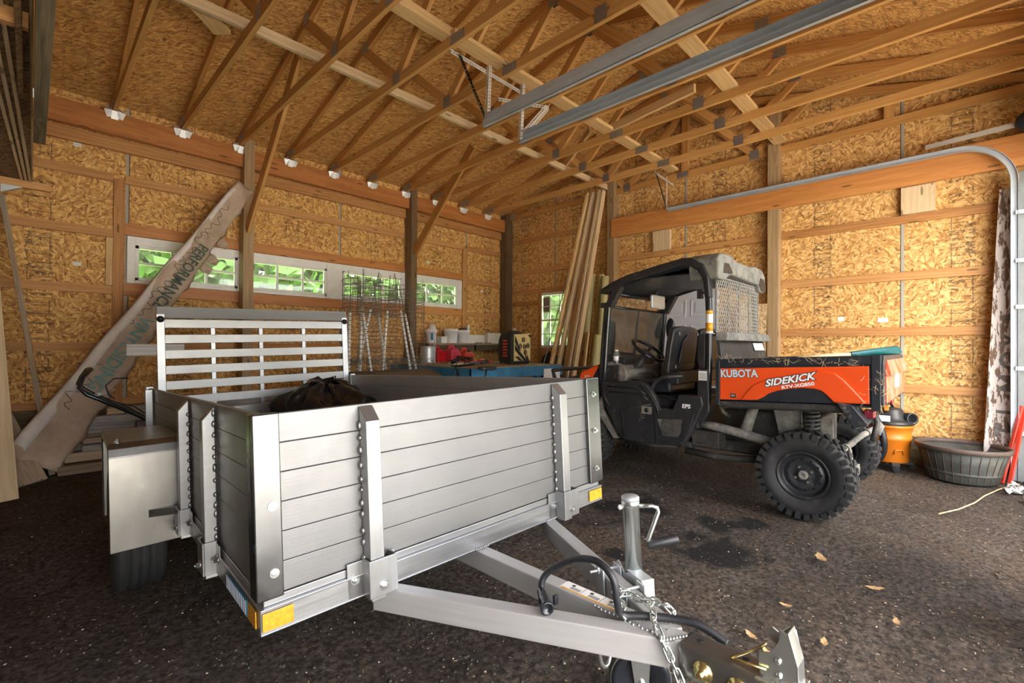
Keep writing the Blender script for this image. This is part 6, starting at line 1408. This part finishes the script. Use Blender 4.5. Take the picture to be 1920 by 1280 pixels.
def signplank():
    p0, p1 = V((6.47, -.255, 0)), V((6.52, -.375, 2.78)); t = thing('painted_plank', 'weathered white plank with worn grey letters standing by the garage door track', 'sign board', tuple(p0)); o = tuple(p0)
    d = (p1 - p0).normalized(); n = V((-1, 0, .02)); n = (n - d * n.dot(d)).normalized(); s = d.cross(n)
    if s.y < 0: s = -s
    m, nt, b = mk('peeling_paint', rough=.8); ob = objc(nt); pn = noise(nt, mapn(nt, ob, scale=(14, 14, 3.2)), 1.6, 6, .7)
    nt.links.new(mix(nt, ramp(nt, pn.outputs[0], [(.47, (0, 0, 0)), (.50, (1, 1, 1))]), (.16, .10, .065), (.62, .55, .50)), b.inputs['Base Color']); bump(nt, b, pn.outputs[0], .4, .004)
    mb = MB().bar(p0, p1, .27, .022, tuple(n)); pb = mb.build('plank', m, t, o, bevel=.002)
    for i, ch in enumerate('TIMOYA'):
        q = p0 + d * (.40 + i * .215) + n * .012 - s * .10
        text(ch, .24, M['signgrey'], t, q, d, s, 'lettering', .0015, .95, 0, o, bold=.004)
signplank()
for i, (y0, y1) in enumerate(((-.30, -.36), (-.345, -.385))): plank('tool_handle', (6.30 - i * .05, y0 + .05, .0), (6.40, y1 - .02, .72), .03, .018, 'redorange', '%s of two slim red-orange handles leaning by the door track' % ('left', 'right')[i], 'handle', 'red-orange handles')
random.seed(17)
mb = MB()
for i in range(14):
    c = V((rnd(5.6, 6.3), rnd(-.60, -.30), rnd(.01, .04))); a = rnd(0, 3.14); L = rnd(.06, .2); w = rnd(.02, .06); u = V((cos(a), sin(a), rnd(-.1, .25))) * L; v_ = V((-sin(a), cos(a), rnd(-.2, .3))) * w
    mb.grid(lambda p, q, c=c, u=u, v_=v_: c + u * (p - .5) + v_ * (q - .5) + V((0, 0, .02 + .02 * sin(p * 7 + q * 4))), 6, 3)
solo(mb, 'paper_litter', 'white', 'crumpled white paper litter on the ground by the right door jamb', 'litter', None, 0, 'stuff', .001)
mb = MB().tube([(6.28, -.36, .02), (5.95, -.22, .012), (5.6, -.12, .010), (5.3, -.06, .01), (5.0, .03, .010), (4.75, .14, .008)], .005, 6); solo(mb, 'cord', 'straw', 'thin pale cord lying on the dirt at far right', 'cord', None, 0)
mb = MB()
for i in range(120):
    x, y = rnd(5.5, 6.2), rnd(-.62, -.42); a = rnd(0, 6.28); mb.quad((x, y, 0), (x + .006, y, 0), (x + .004 + .04 * cos(a), y + .04 * sin(a), rnd(.04, .10)), (x + .04 * cos(a), y + .04 * sin(a), rnd(.04, .10)))
solo(mb, 'grass_tuft', 'grassout', 'small green grass growing at the door edge, far right', 'grass', None, 0, 'stuff')
# dry leaves and debris on the floor
lv = [(3.22, .60, .085, .5, 'largest dry leaf, lying in the middle of the open floor'), (3.01, .33, .06, 2.1, 'dry leaf right of the largest one on the open floor'), (2.21, .67, .05, 1.0, 'dry leaf just beyond the trailer coupler, nearer the wiring'), (2.37, .43, .045, .2, 'dry leaf on the floor beyond the coupler latch'), (2.11, .84, .04, 2.8, 'small dry leaf beside the trailer coupler bolts'), (2.13, .58, .05, 4.0, 'curled dry leaf right behind the coupler latch'), (2.55, .62, .04, 1.7, 'small dry leaf between the coupler and the largest leaf'), (2.72, .22, .045, 3.3, 'dry leaf at the right of the coupler latch')]
for x, y, s, a, lab in lv:
    s *= .72; mb = MB(); pts = [(1, 0), (.6, .22), (.45, .4), (.1, .34), (-.3, .45), (-.5, .25), (-1, .15), (-.8, -.2), (-.4, -.3), (-.2, -.42), (.2, -.35), (.6, -.3)]
    b0 = len(mb.v); z = fz(x, y)
    for (u, v_) in pts: mb.v.append((x + s * (u * cos(a) - v_ * sin(a)), y + s * (u * sin(a) + v_ * cos(a)), z + .012 + .03 * s / .08 * (u * u + v_ * v_) * .5))
    mb.v.append((x, y, z + .008)); k = b0 + len(pts)
    for i in range(len(pts)): mb.face((b0 + i, b0 + (i + 1) % len(pts), k))
    solo(mb, 'dry_leaf', 'leaf', lab, 'leaf', 'dry leaves on the floor', 0, None, .0012)
def scatter(name, mat, label, n, rng, size, seed, fl=1):
    random.seed(seed); mb = MB()
    for i in range(n):
        r = math.sqrt(rnd(.25, 1)) ; an = rnd(-.25, 1.85); R = rng[0] + (rng[1] - rng[0]) * rnd(0, 1) ** 1.15
        x, y = R * cos(an), R * sin(an)
        if y < YF or x > 6.5 or y > 6.4 or x < -1: continue
        s = rnd(*size) * (.6 + .4 * rnd(0, 1)); z = fz(x, y) - .016 + s * .25
        if fl: mb.ball((x, y, z), s, 6, 3, (rnd(.7, 1.4), rnd(.7, 1.4), rnd(.5, .9)), .22)
        else:
            a = rnd(0, 6.28); d = V((cos(a), sin(a), rnd(-.12, .12))) * s; c = V((x, y, z + s * .2)); mb.bar(c - d, c + d, s * rnd(.15, .6), s * .14, (0, 0, 1))
    mb.build(name, M[mat], base=True); return
for nm, mt, lab, n, rg, sz, sd, fl in (('gravel', 'tub', '', 4200, (.9, 5.2), (.002, .008), 31, 1), ('gravel_pale', 'cardboard', '', 700, (.9, 5.5), (.002, .006), 32, 1), ('wood_chips', 'straw', '', 1100, (.9, 6.0), (.003, .010), 33, 0)):
    scatter(nm, mt, lab, n, rg, sz, sd, fl); ob_ = bpy.data.objects[nm]
    tag(ob_, {'gravel': 'dark small stones strewn over the dirt floor', 'gravel_pale': 'pale small stones strewn over the dirt floor', 'wood_chips': 'straw coloured wood chips strewn over the dirt floor'}[nm], {'gravel': 'gravel', 'gravel_pale': 'gravel', 'wood_chips': 'wood chips'}[nm], None, 'stuff')
# small white staples / price tags on the boards
for (p, n_, lab) in (((.32, 6.632, 3.30), 'y', 'small white tag stapled under the left header beam'), ((.33, 6.632, 2.06), 'y', 'small white tag on the left wall left of the first window'), ((2.60, 6.632, 2.52), 'y', 'tiny white tag above the second window'), ((4.75, 6.632, 2.66), 'y', 'white tag above the fourth window'), ((6.0, 6.632, 2.27), 'y', 'small white tag near the corner post on the left wall'), ((6.672, 1.05, 1.585), 'x', 'small white tag on the right wall above the cargo bed'), ((6.672, .66, 1.56), 'x', 'larger white patch on the right wall above the tailgate')):
    x, y, z = p; mb = MB(); w = .045 if 'larger' in lab else .032
    if n_ == 'y': mb.box(x - w, x + w, y - .002, y, z - .02, z + .02)
    else: mb.box(x - .002, x, y - w, y + w, z - .025, z + .025)
    solo(mb, 'wall_tag', 'paper', lab, 'tag', 'white tags on the walls', 0)
# ------------------------------------------------------------ outdoors, light, camera
def leafy(name, x, y, h, r, label, seed):
    random.seed(seed)
    t = thing(name, label, 'tree', (x, y, -.1), None, 'trees outside the left wall windows'); o = (x, y, -.1)
    MB().tube([(x, y, -.1), (x + .1, y, h * .5), (x, y + .1, h * .8)], [.16, .12, .05], 8).build('trunk', M['bark'], t, o)
    fm = MB()
    for i in range(2600):
        a, c = rnd(0, 2 * pi), rnd(-1, 1); q = r * rnd(.55, 1) ; s_ = math.sqrt(1 - c * c)
        P = V((x + q * s_ * cos(a), y + q * s_ * sin(a), h * .56 + c * q * h * .44 / r))
        u = V((rnd(-1, 1), rnd(-1, 1), rnd(-1, 1))).normalized() * rnd(.14, .30); w = u.orthogonal().normalized() * rnd(.10, .20)
        fm.quad(P - u, P + w, P + u, P - w)
    fm.build('foliage', M['foliage'], t, o); return t
tl_ = ['broad green tree outside the first window', 'green tree outside between the first and second windows', 'leafy tree outside the second window', 'green tree outside the window behind the wire cages', 'leafy tree outside the fourth window', 'green tree outside beyond the corner of the building']
for i, (x, y, h, r) in enumerate([(-.5, 13, 7, 2.4), (2.0, 14.0, 6.2, 2.2), (4.3, 12.6, 6.4, 2.0), (6.9, 13.4, 7, 2.3), (9.3, 12.4, 6.2, 2.2), (12.5, 13.5, 7, 2.6)]): leafy('tree', x, y, h, r, tl_[i], 20 + i)
for i, (x, y, h, r, lab) in enumerate([(12.2, 9.2, 4.6, 2.0, 'green bush outside the tall right wall window'), (13.2, 11.6, 5.0, 2.2, 'green bush further off outside the tall right wall window')]): leafy('tree', x, y, h, r, lab, 40 + i)
rl = MB(); rl.box(6.9, 40, -40, 45, -.3, -.09); struct(rl.build('lawn_beside', M['grassout']))
for i, (x, y, h, r, lab) in enumerate([(6.5, -2.7, 3.0, 1.25, 'dense shrub added out of view to shade the corner right of the garage door'), (8.3, -3.4, 3.4, 1.5, 'second dense shrub added out of view beyond the garage door corner for shade')]):
    tr_ = leafy('blocker', x, y, h, r, lab, 60 + i); tr_['group'] = 'added light-blocking shrubs outside the garage door'  # shrubs added out of view to keep daylight off the tub corner
w = bpy.data.worlds.new('World'); SC.world = w; w.use_nodes = True; nt = w.node_tree
sky = nd(nt, 'TexSky'); sky.sky_type = 'NISHITA'; sky.sun_disc = False; sky.sun_elevation = rad(48); sky.sun_rotation = rad(200); sky.air_density = 1.0; sky.dust_density = 3.0
nt.links.new(mix(nt, .55, sky.outputs[0], (6.0, 6.0, 6.0)), nt.nodes['Background'].inputs[0]); nt.nodes['Background'].inputs[1].default_value = .26
sl_ = bpy.data.lights.new('sun', 'SUN'); sl_.energy = 14.0; sl_.angle = rad(2); sl_.color = (1, .95, .86)
so = bpy.data.objects.new('sun', sl_); COL.objects.link(so); so.rotation_euler = V((-.62, -.18, -.78)).to_track_quat('-Z', 'Y').to_euler()
def area(name, loc, rot, sx, sy, power=0, col=(1, 1, 1), portal=False):
    l = bpy.data.lights.new(name, 'AREA'); l.shape = 'RECTANGLE'; l.size = sx; l.size_y = sy; l.energy = power; l.color = col
    if portal: l.cycles.is_portal = True
    o = bpy.data.objects.new(name, l); COL.objects.link(o); o.location = loc; o.rotation_euler = rot; return o
area('door_portal_a', (4.86, YF - .03, 1.46), (rad(-90), 0, 0), 2.88, 2.92, portal=True)
area('door_portal_b', (1.03, YF - .03, 1.46), (rad(-90), 0, 0), 3.15, 2.92, portal=True)
cam = bpy.data.cameras.new('Camera'); co = bpy.data.objects.new('Camera', cam); COL.objects.link(co)
cam.sensor_width = 36; cam.lens = 875.56 * 36 / 1920; cam.clip_start = .02
yw, pt, rl_ = rad(44.1078), rad(.41589), rad(.42594)
F = V((cos(pt) * cos(yw), cos(pt) * sin(yw), sin(pt))); R0 = V((sin(yw), -cos(yw), 0)); U0 = R0.cross(F)
R1 = R0 * cos(rl_) + U0 * sin(rl_); U1 = -R0 * sin(rl_) + U0 * cos(rl_)
mt = Matrix((R1, U1, -F)).transposed().to_4x4(); mt.translation = (0, 0, 1.25); co.matrix_world = mt
SC.camera = co
SC.view_settings.view_transform = 'Standard'; SC.view_settings.look = 'None'; SC.view_settings.gamma = 1; SC.view_settings.exposure = EXPO
SC.view_settings.use_curve_mapping = False
